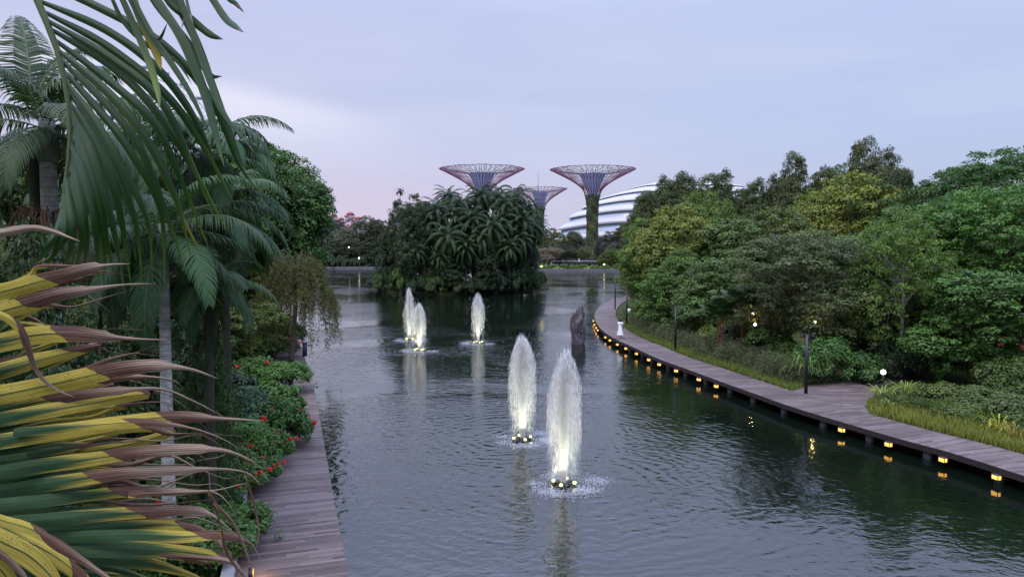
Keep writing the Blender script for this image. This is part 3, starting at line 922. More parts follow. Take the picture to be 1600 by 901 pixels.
tuft(1590, 690, 'straw coloured grass clump at the right edge beside the boardwalk', 50, .9, (.24, .22, .08), 7, .03)

# ---------------------------------------------------------------- island
isl_palms = [
 (655, 334, 141, 1.00, 'feather palm at the left shoulder of the island'),
 (700, 368, 133.5, 1.15, 'large pale fronded palm in the front middle of the island'),
 (683, 328, 139, 1.00, 'palm behind and left of the large front palm of the island'),
 (720, 318, 141, 1.05, 'palm rising in the middle of the island below the left steel tree'),
 (752, 306, 143, 1.00, 'tall palm right under the left steel tree canopy'),
 (768, 352, 135, 1.10, 'front palm right of the middle of the island with a bare pale stem'),
 (790, 318, 140, 1.00, 'palm on the high right part of the island'),
 (806, 305, 145, 1.00, 'highest palm at the right of the island, against the steel tree'),
 (818, 345, 138, 1.05, 'right front palm of the island hanging towards the water'),
 (826, 325, 147, .90, 'palm at the right shoulder of the island'),
 (738, 340, 137, 1.00, 'middle palm between the two large front palms of the island'),
 (672, 348, 138, .95, 'lower left palm of the island beside the broadleaf trees'),
 (700, 306, 149, .90, 'back palm of the island at the left of its crest'),
 (775, 302, 151, .95, 'back palm of the island at its crest behind the tall one'),
 (812, 372, 136, .90, 'lowest palm at the right side of the island'),
 (640, 336, 150, .85, 'back palm at the far left of the island crest'),
]
isl_palms += [
 (650, 392, 134, .70, 'small low palm at the left front of the island'), (690, 402, 132.5, .62, 'small palm under the large front palm of the island'),
 (728, 384, 133, .80, 'drooping palm right beside the large front palm of the island'), (752, 372, 134, .85, 'low palm between the two front palms of the island'),
 (796, 385, 134, .75, 'low palm below the right front palm of the island'), (714, 342, 138, 1.0, 'palm just above the large front palm of the island'),
 (788, 344, 138, 1.0, 'palm above the bare stemmed front palm of the island'), (655, 350, 140, .9, 'palm half sunk in the broadleaf trees at the left of the island'),
 (836, 352, 142, .8, 'outermost palm at the right edge of the island')]
for px_, py_, Y_, s_, l_ in isl_palms:
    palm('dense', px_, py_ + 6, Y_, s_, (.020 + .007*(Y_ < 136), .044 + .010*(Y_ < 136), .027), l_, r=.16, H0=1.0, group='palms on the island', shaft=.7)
palm('far', 625, 299, 146, .42, (.02, .035, .025), 'thin tall palm sticking up alone above the left end of the island', r=.07, H0=1.0, group='palms on the island', shaft=.2)
isl_trees = [
 ('skirted', 642, 314, 136, 8.0, (.030,.058,.032), 'dark broadleaf tree on the left half of the island below the palms'),
 ('skirted', 620, 322, 139, 7.5, (.034,.060,.038), 'dark tree forming the left outline of the island'),
 ('skirted', 610, 378, 141, 5.0, (.032,.060,.036), 'lower dark tree at the left end of the island'),
 ('skirted', 816, 355, 139, 7.0, (.022,.046,.030), 'dark tree at the right end of the island'),
 ('skirted', 700, 392, 134.5, 8.0, (.028,.052,.030), 'dark undergrowth tree in the middle of the island'),
 ('skirted', 770, 380, 134.5, 8.0, (.024,.048,.034), 'dark undergrowth tree right of the middle of the island'),
 ('skirted', 740, 322, 148, 14.0, (.022,.042,.028), 'dark tree filling the centre of the island behind the palms'),
 ('skirted', 670, 325, 150, 13.0, (.024,.044,.028), 'dark tree filling the left back of the island'),
 ('skirted', 800, 325, 150, 11.0, (.020,.040,.026), 'dark tree filling the right back of the island'),
]
for k_, px_, top_, Y_, W_, c_, l_ in isl_trees:
    tree(k_, px_, top_, Y_, W_, c_, l_, H0=.6, group='broadleaf trees on the island')
isl_sh = [(-26.3,145,3.0,4.2,BG,'leftmost dark shrub overhanging the water of the island'),(-24,138,3.0,4.5,MG,'mid green shrub near the left end of the island shore'),
 (-20.6,135,2.6,5.6,(.055,.125,.035),'bright green shrub standing out on the left front of the island'),(-17,133.6,2.8,4.0,BG,'dark shrub right of the bright green one on the island shore'),
 (-13.6,132.6,2.9,3.8,(.045,.085,.030),'shrub at the island shore below the large front palm, its left side'),(-10,132.4,2.9,3.4,(.04,.07,.028),'low shrub at the middle of the island shore'),
 (-6.4,132.7,2.9,3.6,BG,'dark shrub right of the middle of the island shore'),(-2.8,134,3.0,4.6,(.028,.058,.040),'bluish dark shrub on the right front of the island'),
 (.6,136,3.0,5.6,(.026,.065,.038),'tall dark shrub near the right end of the island shore'),(3.6,139,2.8,5.2,(.028,.075,.034),'green shrub closing the right end of the island'),
 (5.2,144,2.4,4.2,DG,'dark shrub at the far right tip of the island'),(-15,135.5,2.6,5.6,(.05,.07,.03),'brownish green shrub behind the front row of the island'),(-5,135.8,2.8,6.0,(.024,.05,.034),'dark shrub behind the front row right of the island middle')]
for x_, y_, r_, h_, c_, l_ in isl_sh:
    shrub(x_, y_, r_, h_, c_, l_, group='shrubs round the island shore', z=.05)

# ---------------------------------------------------------------- far banks
far_trees = [
 ('round', 525, 348, 330, 16, (.030,.046,.044), 'dark round tree below the red roofed flats at the far left bank'),
 ('round', 541, 358, 305, 11, (.12,.14,.15), 'pale grey domed tree in front of the red roofed flats'),
 ('round', 505, 372, 318, 16, (.035,.055,.045), 'dull dark tree next to the big left tree on the far bank'),
 ('layered', 570, 342, 312, 15, (.048,.062,.045), 'grey green tree right of the red roofed flats'),
 ('layered', 588, 344, 300, 12, (.045,.062,.045), 'grey green tree just left of the island outline'),
 ('skirted', 520, 378, 300, 15, (.038,.062,.042), 'low wide green tree on the far left bank above the hedge'),
 ('skirted', 548, 376, 300, 15, (.048,.070,.045), 'wide olive tree in the middle of the far left bank'),
 ('skirted', 580, 375, 297, 15, (.040,.062,.042), 'wide dark tree on the far left bank by the island'),
 ('skirted', 610, 368, 300, 16, (.035,.058,.040), 'far bank tree half hidden by the left end of the island'),
 ('skirted', 490, 385, 300, 14, (.036,.060,.040), 'far bank tree half hidden by the weeping tree'),
 ('layered', 862, 360, 296, 13, (.075,.10,.045), 'light green tree just right of the island before the white tiered building'),
 ('fine', 856, 386, 276, 13, (.17,.15,.17), 'pale lilac grey bare-looking tree beside the island'),
 ('layered', 898, 362, 300, 11, (.055,.070,.045), 'olive tree left of the tall steel tree trunk'),
 ('layered', 878, 382, 285, 10, (.035,.060,.040), 'dark low tree between the lilac grey tree and the steel tree'),
 ('round', 945, 374, 318, 9, (.038,.055,.055), 'bluish dark tree just right of the tall steel tree trunk'),
 ('layered', 962, 380, 300, 12, (.075,.085,.070), 'greyish tree between the steel tree and the right bank'),
 ('layered', 978, 352, 320, 16, (.050,.060,.045), 'olive tree behind the tip of the right bank'),
 ('skirted', 953, 390, 270, 9, (.075,.12,.045), 'bright green low tree at the right end of the far footbridge'),
 ('skirted', 978, 398, 266, 8, (.065,.10,.045), 'green low tree at the water beyond the right bank tip'),
 ('layered', 912, 388, 290, 7, (.075,.095,.045), 'small light tree at the left foot of the tall steel tree'),
 ('layered', 925, 386, 345, 14, (.05,.065,.045), 'tree behind the foot of the tall steel tree'),
]
for k_, px_, top_, Y_, W_, c_, l_ in far_trees:
    tree(k_, px_, top_, Y_, W_, c_, l_, group='trees on the far banks')
wood = []
rngw = np.random.default_rng(77)
def woodmass(name, cx0, cx1, Y0, Y1, h, n, col, label, seed):
    rng = np.random.default_rng(seed)
    mb = MB()
    for q in range(n):
        x, y = rng.uniform(cx0, cx1), rng.uniform(Y0, Y1)
        r = rng.uniform(4, 7); hh = h * rng.uniform(.7, 1.1)
        m_ = 420
        d = rdirs(rng, m_); d[:, 2] = np.abs(d[:, 2])
        P = np.array([x, y, hh - r*.8]) + d * np.array([r, r, r*.8]) * rng.uniform(.75, 1.05, m_)[:, None]
        leaves(mb, rng, P, d + [0, 0, .6], 1.5, 1.1, 0, np.clip(rng.uniform(0, 1) * .6 + rng.uniform(0, .4, m_), 0, 1))
        m_ = 260
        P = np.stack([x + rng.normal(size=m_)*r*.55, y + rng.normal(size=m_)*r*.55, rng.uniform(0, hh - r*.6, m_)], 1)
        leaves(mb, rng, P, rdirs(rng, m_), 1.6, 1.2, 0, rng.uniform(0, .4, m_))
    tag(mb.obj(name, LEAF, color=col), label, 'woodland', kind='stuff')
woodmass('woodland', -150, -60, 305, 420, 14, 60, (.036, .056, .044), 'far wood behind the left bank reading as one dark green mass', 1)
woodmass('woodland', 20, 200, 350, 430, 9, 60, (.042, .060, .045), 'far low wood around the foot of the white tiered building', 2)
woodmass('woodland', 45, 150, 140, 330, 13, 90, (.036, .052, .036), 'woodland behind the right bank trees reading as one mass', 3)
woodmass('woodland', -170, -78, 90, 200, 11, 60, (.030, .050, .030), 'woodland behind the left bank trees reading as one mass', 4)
rng = np.random.default_rng(8)
for i_, px_ in enumerate(range(486, 600, 11)):
    g = G(px_, 414.5, 1.0)
    shrub(g.x, 293 + (i_ % 2), 3.4, 3.6 + .8 * (i_ % 3), (.040, .072, .048), '%s round clipped shrub from the left along the far left stone edge' % ['first','second','third','fourth','fifth','sixth','seventh','eighth','ninth','tenth','eleventh'][i_], group='clipped shrubs along the far left bank')
labs = ['low yellow green shrub nearest the island on the far lawn', 'low green shrub under the white leaf shelter', 'second low shrub left of the footbridge middle', 'light green shrub below the middle of the footbridge', 'round green shrub below the people on the footbridge', 'low green shrub right of the steel tree foot at the water', 'green shrub at the right end of the far lawn', 'last low shrub of the far lawn beside the right bank tip']
for i_, px_ in enumerate((846, 862, 880, 896, 910, 928, 946, 966)):
    x_ = (px_ - 800) / F * 260
    shrub(x_, 259.5 + (i_ % 2), 2.4, 1.6 + (i_ * 7 % 5) * .22, (.085, .14, .04), labs[i_], group='low shrubs on the far lawn')
mb = MB(); mb.add([[0, 256, .62], [50, 252.6, .62], [50, 275, 1.4], [0, 275, 1.4]], [[0, 1, 2, 3]])
LAWN = simple('lawn_surface', (.10, .15, .035), .95, .1, .3, .6)
tag(mb.obj('lawn', LAWN), kind='structure')

# ---------------------------------------------------------------- left bank
left_trees = [
 ('bigd', 392, 240, 60, 13.0, (.034, .078, .028), 'large dark green broadleaf tree beyond the palms above the left boardwalk'),
 ('big', 345, 262, 68, 12.0, (.034, .070, .030), 'broadleaf tree behind the palms left of the large dark green one'),
 ('layered', 240, 285, 50, 11.0, (.036, .062, .030), 'dark spreading tree behind the pale palm trunk'),
 ('layered', 150, 300, 44, 11.0, (.030, .055, .028), 'dark spreading tree seen between the hanging frond and the yellow leaves'),
 ('fine', 30, 330, 26, 7.0, (.085, .10, .045), 'olive fine leaved tree at the left edge behind the yellow leaves'),
 ('layered', 60, 275, 46, 12.0, (.034, .060, .030), 'dark tree at the left edge behind the grey crownshaft palm'),
 ('layered', 330, 455, 44, 7.0, (.075, .10, .035), 'low olive tree with dark branching limbs beside the small yellow lamp'),
 ('layered', 380, 420, 56, 8.0, (.080, .10, .035), 'olive yellow tree beneath the drooping palm fronds'),
 ('skirted', 200, 470, 34, 7.0, (.026, .050, .028), 'dark bushy tree left of the pale palm trunk'),
 ('skirted', 120, 480, 28, 6.0, (.028, .055, .028), 'dark bushy tree behind the upper yellow leaves'),
 ('skirted', 20, 520, 24, 6.0, (.026, .050, .026), 'dark bushy tree at the left edge behind the lower yellow leaves'),
 ('round', 40, 232, 38, 11.0, (.034, .060, .030), 'dark rounded tree closing the view behind the upper left palm'),
 ('round', 200, 250, 42, 11.0, (.034, .060, .030), 'dark rounded tree behind the hanging green leaf'),
 ('skirted', 320, 535, 20.3, 1.9, (.030, .062, .030), 'leafy dark undergrowth tree between the pale trunk and the light shrubs'),
 ('skirted', 170, 500, 24, 5.0, (.026, .052, .028), 'leafy dark undergrowth tree just left of the pale palm trunk'),
 ('skirted', 50, 400, 13.5, 3.2, (.024, .048, .026), 'dark leafy tree close behind the upper yellow leaves'),
 ('skirted', 285, 500, 40, 6.0, (.030, .055, .030), 'dark undergrowth tree just right of the pale palm trunk'),
]
for k_, px_, top_, Y_, W_, c_, l_ in left_trees:
    c_ = (c_[0]*1.2, c_[1]*1.3, c_[2]*1.0)
    tree(k_, px_, top_, Y_, W_, c_, l_, group='trees on the left bank')
RED = (.75, .04, .04)
left_shrubs = [
 (428, 700, 1.55, 1.9, (.048, .125, .036), 'bright green shrub with red flowers bulging over the left boardwalk', RED),
 (385, 690, 1.8, 2.2, (.024, .065, .040), 'dark bluish green shrub behind the red flowering one', None),
 (398, 610, 1.9, 1.9, (.050, .125, .036), 'mid green shrub beside the narrow middle of the left boardwalk', RED),
 (375, 570, 2.2, 2.0, (.065, .14, .036), 'light green shrub around the small yellow lamp', None),
 (425, 560, 1.9, 1.9, (.05, .11, .034), 'shrub with a few red flowers where the left boardwalk narrows', RED),
 (440, 548, 2.2, 2.2, (.045, .10, .034), 'shrub under the weeping tree at the far end of the left boardwalk', None),
 (345, 640, 2.0, 1.8, (.022, .05, .032), 'very dark shrub behind the bluish green one', None),
 (340, 775, 1.5, 1.3, (.060, .13, .036), 'light green shrub with red flowers behind the brown leaf tips', RED),
 (355, 855, 1.35, 1.1, (.055, .13, .038), 'low green shrub beside the concrete kerb near the bottom', None),
 (290, 800, 1.5, 1.5, (.055, .13, .036), 'green shrub with red flowers left of the pale palm trunk foot', RED),
 (300, 880, 1.5, 1.3, (.050, .12, .036), 'green shrub at the bottom left behind the yellow leaves', None),
 (310, 700, 1.9, 1.7, (.050, .11, .036), 'red dotted green shrub right of the pale palm trunk', RED),
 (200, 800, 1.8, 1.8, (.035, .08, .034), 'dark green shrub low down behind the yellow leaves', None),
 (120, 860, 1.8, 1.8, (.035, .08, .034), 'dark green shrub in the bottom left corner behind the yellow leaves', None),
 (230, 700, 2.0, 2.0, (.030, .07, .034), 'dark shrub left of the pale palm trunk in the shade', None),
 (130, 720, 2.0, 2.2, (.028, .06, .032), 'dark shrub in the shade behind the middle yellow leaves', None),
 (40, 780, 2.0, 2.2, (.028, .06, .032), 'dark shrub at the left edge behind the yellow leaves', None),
 (445, 615, 1.7, 1.7, (.060, .15, .040), 'fresh green shrub leaning over the middle of the left boardwalk', None),
 (415, 665, 1.7, 1.9, (.060, .15, .040), 'bright green shrub tight behind the red flowering bulge', None),
 (400, 730, 1.3, 1.6, (.052, .14, .038), 'green shrub hanging over the start of the concrete kerb', RED),
 (340, 600, 2.2, 1.8, (.050, .11, .036), 'leafy shrub below the small yellow lamp', None),
 (350, 730, 1.5, 1.6, (.060, .14, .036), 'fresh green shrub between the pale trunk and the kerb', None),
 (375, 760, 1.3, 1.2, (.055, .12, .036), 'green shrub with a few red flowers above the kerb', RED),
]
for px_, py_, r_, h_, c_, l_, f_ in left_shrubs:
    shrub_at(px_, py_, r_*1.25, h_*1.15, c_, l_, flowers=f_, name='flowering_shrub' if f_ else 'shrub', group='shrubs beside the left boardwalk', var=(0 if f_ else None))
def groundcover():
    pts = strip_pts(LB, .4, 9, 24000, 12, 8, 60)
    blades('ground_cover', pts, .35, .05, (.05, .10, .035), 'mixed low green ground cover under the palms of the left bank', 'ground cover', .7, seed=13)
groundcover()

KING = (.040, .085, .052)
palm('king', 256, 400, 18.6, .9, KING, 'palm with the pale ringed trunk rising behind the brown leaf tips', r=.15, lean=(-.1, .3), rz=.3)
palm('king', 75, 250, 15.0, .80, (.050, .085, .055), 'palm with grey crownshaft and silvery fronds at the upper left', r=.19, rz=2.0, shaft=1.0)
palm('king', 320, 268, 23.0, .95, KING, 'tall palm whose arching fronds stand against the sky beside the hanging leaf', r=.14, rz=4.1)
palm('king', 350, 345, 27.0, 1.05, (.038, .080, .050), 'palm with long drooping fronds above the light green shrubs', r=.14, rz=1.1)
palm('king', 325, 475, 19.6, .60, (.034, .075, .045), 'short palm with dark fronds just right of the pale ringed trunk', r=.12, rz=2.2)
palm('king', 225, 250, 27.0, 1.0, (.040, .080, .045), 'palm crown behind the hanging green leaf', r=.14, rz=5.0)
palm('king', 150, 430, 19.0, .8, (.036, .075, .045), 'lower palm in the shade left of the pale ringed trunk', r=.13, rz=3.0)
palm('king', 130, 330, 30.0, 1.0, (.036, .070, .045), 'palm deep in the shade behind the hanging green leaf', r=.14, rz=.9)
#palm('king', 20, 180, 17.5, .9, (.048, .085, .055), 'palm at the left edge with its trunk out of view', r=.15, rz=2.7)

# extra long fronds reaching over the boardwalk, as parts of one more palm
def reaching_palm(px, py, Y, fr_, label, col, r=.13):
    q = Q(px, py, Y)
    t = empty('feather_palm', (q.x, Y, GZ), 0, label, 'palm tree')
    h = q.z - GZ
    link('trunk', trunk_mesh(h, r*1.25, r*.8, (0, 0), MOSSTRUNK), t, (0, 0, h))
    rng = np.random.default_rng(int(px * 7))
    mb = MB()
    for az_, e0_, L_, dr_ in fr_:
        frond(mb, rng, (0, 0, h + .3), az_, e0_, L_, dr_, 80, .80, .045, .95, 3, vee=.15, rr=.03, s0=.1)
    mb.obj('crown', [FROND, RACHIS], t, color=col)
reaching_palm(300, 352, 24, [(-.15, .75, 4.0, 2.0), (.35, .55, 3.9, 1.9), (-.7, .35, 3.8, 1.7), (.0, .1, 3.6, 1.4), (2.6, .8, 3.4, 1.8), (3.6, .5, 3.2, 1.8), (1.4, .9, 3.3, 1.8), (4.6, .4, 3.3, 1.6), (-1.2, .9, 3.2, 1.9), (5.3, .9, 3.4, 1.7)],
              'palm whose long dark fronds droop over the left boardwalk', (.034, .078, .056))
reaching_palm(300, 245, 21, [(-.1, .75, 2.9, 2.3), (.5, .9, 2.6, 2.1), (-.6, .5, 2.7, 1.9), (3.0, .7, 2.9, 1.8), (2.2, 1.0, 2.7, 1.8), (4.2, .9, 2.8, 1.8), (1.3, 1.1, 2.5, 2.0)],
              'palm with a single frond curling down against the sky', (.036, .080, .056))
reaching_palm(52, 205, 15.3, [(2.3, 1.45, 2.7, .9), (1.2, 1.35, 2.5, 1.2), (.3, 1.1, 2.4, 1.6), (3.4, 1.2, 2.6, 1.3)],
              'palm at the upper left corner with one frond standing up against the sky', (.055, .095, .065))
# dead brown frond and fibre cluster below the crownshaft
rng = np.random.default_rng(40)
q = Q(75, 340, 14.9)
t = empty('dead_palm_cluster', (q.x, q.y, q.z - 1.0), 0, 'hanging tangle of reddish brown dead fibres on the upper left palm trunk', 'plant')
mb = MB()
for k in range(170):
    a = rng.uniform(0, 2*PI); r0 = .2; l = rng.uniform(.4, 1.0)
    p0 = np.array([r0*math.cos(a), r0*math.sin(a), 1.0 + rng.uniform(-.1, .15)])
    p1 = p0 + [math.cos(a)*.35, math.sin(a)*.35, rng.uniform(-.1, .1)]
    p2 = p0 + [math.cos(a + rng.normal()*.4)*.5, math.sin(a)*.5, -l]
    mb.tube(spline([p0, p1, p2], 6), [.014, .013, .012, .01, .008, .004], 4, 0, rng.uniform(), False)
mb.obj('fibres', DEADF, t)

# weeping tree over the water
def weeping(px, top, Y, W, label):
    rng = np.random.default_rng(91)
    q = Q(px, top, Y); H = q.z - GZ
    t = empty('weeping_tree', (q.x, Y, GZ), 0, label, 'tree')
    mb = MB(); lf = MB()
    mb.tube(spline([[-.4, 0, -.3], [-.1, .1, H*.4], [.2, 0, H*.75]], 8), np.linspace(.22, .12, 8), 8)
    for k in range(260):
        a = rng.uniform(0, 2*PI); r = W*.5*rng.uniform(.15, 1.0)**.6
        tip = np.array([r*math.cos(a), r*math.sin(a)*.8, H*(1.0 - .42*(r/(W*.5))**2.2) * rng.uniform(.82, 1.0)])
        st = np.array([.1, 0, H*.6])
        if k < 34: mb.tube(spline([st, (st + tip)*.5 + [0, 0, H*.14], tip], 7), np.linspace(.07, .015, 7), 5)
        ll = rng.uniform(.8, 3.4) * (1.6 if rng.random() < .2 else 1.0)
        ll = min(ll, tip[2] - .6)
        out = np.array([math.cos(a), math.sin(a), 0])
        end = tip + out*rng.uniform(.2, .8) + [0, 0, -ll]
        sp = spline([tip, tip + out*.4 + [0, 0, -ll*.35], end], 8)
        mb.tube(sp, np.linspace(.014, .004, 8), 3, 0, .5, False)
        m_ = int(ll * 30)
        s = rng.uniform(0, 1, m_)
        P = np.stack([np.interp(s, np.linspace(0, 1, 8), sp[:, c]) for c in range(3)], 1) + rng.normal(size=(m_, 3))*[.11, .11, .08]
        N = rng.normal(size=(m_, 3)); N[:, 2] *= .3
        leaves(lf, rng, P, N, .19, .055, 0, np.clip(rng.uniform()*.6 + rng.uniform(0, .4, m_), 0, 1))
    mb.obj('trunk', BARK, t, True)
    lf.obj('crown', LEAF, t, color=(.10, .12, .06))
weeping(460, 380, 50, 5.2, 'weeping tree with thin olive yellow foliage hanging over the left boardwalk end and the water')

# broad-leaved understory plants
def paddle(px, py, n, L, W, label, col, seed, dry=False):
    g = G(px, py, GZ); rng = np.random.default_rng(seed)
    t = empty('large_leaved_plant', (g.x, g.y, GZ), 0, label, 'plant')
    mb = MB()
    for k in range(n):
        a = k*2.4 + rng.normal()*.2; e = rng.uniform(.5, 1.3); l = L*rng.uniform(.7, 1.1)
        d = np.array([math.cos(a), math.sin(a), 0]); s = np.array([-math.sin(a), math.cos(a), 0])
        P = [np.array([0, 0, .1])]
        ee = e
        for q_ in range(9):
            P.append(P[-1] + (d*math.cos(ee) + np.array([0, 0, math.sin(ee)]))*l/9); ee -= .19
        P = np.array(P)
        wd = W*np.array([.04, .04, .05, .5, .9, 1, .95, .75, .45, .02])
        rows = []
        for q_ in range(10):
            rows += [P[q_] - s*wd[q_]*.5 + [0, 0, wd[q_]*.12], P[q_], P[q_] + s*wd[q_]*.5 + [0, 0, wd[q_]*.12]]
        Fq = []
        for q_ in range(9):
            b = q_*3; Fq += [[b, b+1, b+4, b+3], [b+1, b+2, b+5, b+4]]
        mb.add(rows, Fq, 0, rng.uniform())
    mb.obj('leaves', FROND, t, color=col)
paddle(290, 690, 12, 2.6, .75, 'plant with broad dark paddle leaves just right of the pale palm trunk', (.035, .085, .045), 1)
paddle(235, 640, 12, 2.8, .6, 'plant with broad leaves in the shade left of the pale palm trunk', (.03, .07, .04), 2)
paddle(300, 600, 11, 2.6, .5, 'plant with large yellowish leaves beside the branching olive tree', (.09, .13, .035), 3)
paddle(170, 760, 12, 2.4, .6, 'broad leaved plant in the gap between the yellow leaves', (.03, .075, .04), 4)
# olive fruiting stalks
g = G(300, 640, GZ); rng = np.random.default_rng(4)
t = empty('twiggy_shrub', (g.x, g.y, GZ), 0, 'tangled olive yellow twiggy shrub left of the small yellow lamp', 'shrub')
mb = MB()
for k in range(420):
    d = rdirs(rng, 1)[0]; d[2] = abs(d[2])
    p0 = np.array([0, 0, 1.6]) + d*.3; p1 = p0 + d*rng.uniform(.5, 1.0); p2 = p1 + [d[0]*.4, d[1]*.4, -rng.uniform(.1, .6)]
    mb.tube(spline([p0, p1, p2], 5), [.016, .014, .012, .01, .006], 4, 0, .5, False)
mb.tube([[0, 0, -.1], [0, 0, 1.7]], [.09, .07], 8)
mb.obj('stems', simple('olive_twig', (.15, .17, .06), .7, .2, .3), t)

# ---------------------------------------------------------------- steel garden trees
RIB_M = simple('magenta_steel_rib', (.22, .09, .15), .5, .4, .2, .3)
TWIG_M = simple('brown_steel_branch', (.17, .10, .15), .5, .4, .2, .3)
FUNNEL = simple('lavender_funnel', (.40, .46, .72), .4, .4, .25, .25)
CLIMB = 'climbing_plants'
def steel_tree(px, top, Y, half_px, label, trunk_r=2.6, mast=False, seed=1, plants=(.11, .15, .10)):
    rng = np.random.default_rng(seed)
    q = Q(px, top, Y); H = q.z - GZ; RR = half_px / F * Y
    t = empty('steel_garden_tree', (q.x, Y, GZ), 0, label, 'tower', 'steel garden trees')
    k = RR / 19.7; hk = H
    prof = np.array([(2.75, 0), (2.5, .25), (2.4, .45), (2.55, .62), (3.1, .71), (4.6, .79), (6.9, .84), (9.9, .885), (14.4, .94), (19.7, 1.0)])
    rr = lambda z: np.interp(z, prof[:, 1], prof[:, 0]) * np.where(z < .6, trunk_r / 2.6, k)
    zz = spline(np.c_[np.zeros(len(prof)), prof[:, 0], prof[:, 1]], 60)
    rad = zz[:, 1] * np.where(zz[:, 2] < .6, trunk_r / 2.6, 1) * k ; zed = zz[:, 2] * H
    # core trunk
    mb = MB(); m_ = zed < .68 * H
    mb.lathe(np.c_[rad[m_] * .86, zed[m_]], 20)
    mb.obj('trunk', simple('planted_trunk_core', (.07, .075, .07), .9, .1, .3, .5) if 'planted_trunk_core' not in bpy.data.materials else bpy.data.materials['planted_trunk_core'], t, True)
    # planting on the trunk
    mb = MB(); n = 9000
    z = rng.uniform(0, 1, n)**1.05 * .74 * H
    a = rng.uniform(0, 2*PI, n)
    lump = .16*np.sin(z*1.1 + 3*a) + .14*np.sin(z*.55 - 2*a + 1)
    R0 = np.interp(z, zed, rad) * (1.0 + .12*lump) + rng.uniform(-.1, .35, n) + 1.1*np.exp(-z/3.5)
    P = np.stack([R0*np.cos(a), R0*np.sin(a), z], 1)
    Nn = np.stack([np.cos(a), np.sin(a), np.full(n, .5)], 1) + rng.normal(size=(n, 3))*.4
    leaves(mb, rng, P, Nn, .7, .5, 0, np.clip(.45 + lump*1.5 + rng.uniform(-.25, .35, n), 0, 1))
    mb.obj('climbing_plants', LEAF, t, color=plants)
    # funnel inside the canopy
    mb = MB()
    fz = np.linspace(.64, .955, 14); fr_ = 1.5*k + (6.2*k - 1.5*k) * ((fz - .64) / .315)**1.5
    mb.lathe(np.c_[fr_, fz*H], 32)
    mb.lathe(np.c_[fr_[::-1] - .12, fz[::-1]*H], 32)
    mb.obj('funnel', FUNNEL, t, True)
    # outer ribs: rise from the trunk, fork twice on the way to the rim
    mb = MB()
    def onprof(ang, s):
        return np.array([np.interp(s, zz[:, 2], rad)*math.cos(ang), np.interp(s, zz[:, 2], rad)*math.sin(ang), s*H])
    nr = 24
    for i in range(nr):
        a0 = 2*PI*i/nr
        mb.tube([onprof(a0, s) for s in np.linspace(.45, .74, 9)], .10*k, 4, 0, .5, False)
        for sgn in (-1, 1):
            a1 = a0 + sgn*PI/nr*.5
            mb.tube([onprof(a0 + (a1 - a0)*min(1, u*1.6), s) for u, s in zip(np.linspace(0, 1, 7), np.linspace(.74, .88, 7))], .12*k, 4, 0, .5, False)
            for sg2 in (-1, 1):
                a2 = a1 + sg2*PI/nr*.32
                mb.tube([onprof(a1 + (a2 - a1)*min(1, u*1.5), s) for u, s in zip(np.linspace(0, 1, 6), np.linspace(.88, 1.0, 6))], .10*k, 4, 0, .5, False)
    for s in (.76, .84, .90, .95):
        ang = np.linspace(0, 2*PI, 73)
        if s > .9 or True:
            mb.tube([onprof(a_, s) for a_ in ang], .05*k, 3, 0, .5, False)
    mb.tube([onprof(a_, .999) for a_ in np.linspace(0, 2*PI, 97)], .09*k, 4, 0, .5, False)
    mb.obj('ribs', RIB_M, t)
    # net of branches on top of the canopy
    mb = MB()
    levels = [(.34, .952, 24), (.44, .960, 36), (.55, .970, 36), (.67, .980, 54), (.80, .992, 54), (.91, 1.002, 72), (1.0, 1.0, 96)]
    nodes = []
    for li, (fr2, fz2, cnt) in enumerate(levels):
        off = (li % 2) * PI / cnt
        nodes.append([np.array([RR*fr2*(1 + rng.normal()*.02)*math.cos(b), RR*fr2*(1 + rng.normal()*.02)*math.sin(b), H*fz2 + rng.normal()*.15]) for b in [off + 2*PI*j/cnt + rng.normal()*.02 for j in range(cnt)]])
    for li in range(len(levels) - 1):
        A = np.array(nodes[li]); B = np.array(nodes[li+1])
        for b in B:
            d = np.linalg.norm(A - b, axis=1); o = np.argsort(d)
            mb.tube([A[o[0]], b], .085*k, 3, 0, .5, False)
            if rng.random() < .3: mb.tube([A[o[1]], b], .07*k, 3, 0, .5, False)
    mb.obj('canopy_branches', TWIG_M, t)
    if mast:
        mb = MB(); mb.tube([[-1.2, 0, H*.6], [-1.2, 0, H*1.0], [-1.2, 0, H + 10]], [.18, .14, .06], 5)
        mb.obj('mast', BLACK, t)
    return t
steel_tree(926, 265, 340, 66, 'tall steel garden tree with green planted trunk, fully visible right of the island', seed=1)
steel_tree(753, 264, 340, 66, 'steel garden tree whose wide net canopy shows above the palms of the island', seed=2)
steel_tree(844, 295, 430, 42, 'lower and farther steel garden tree with a thin mast, between the two taller ones', mast=True, seed=3)

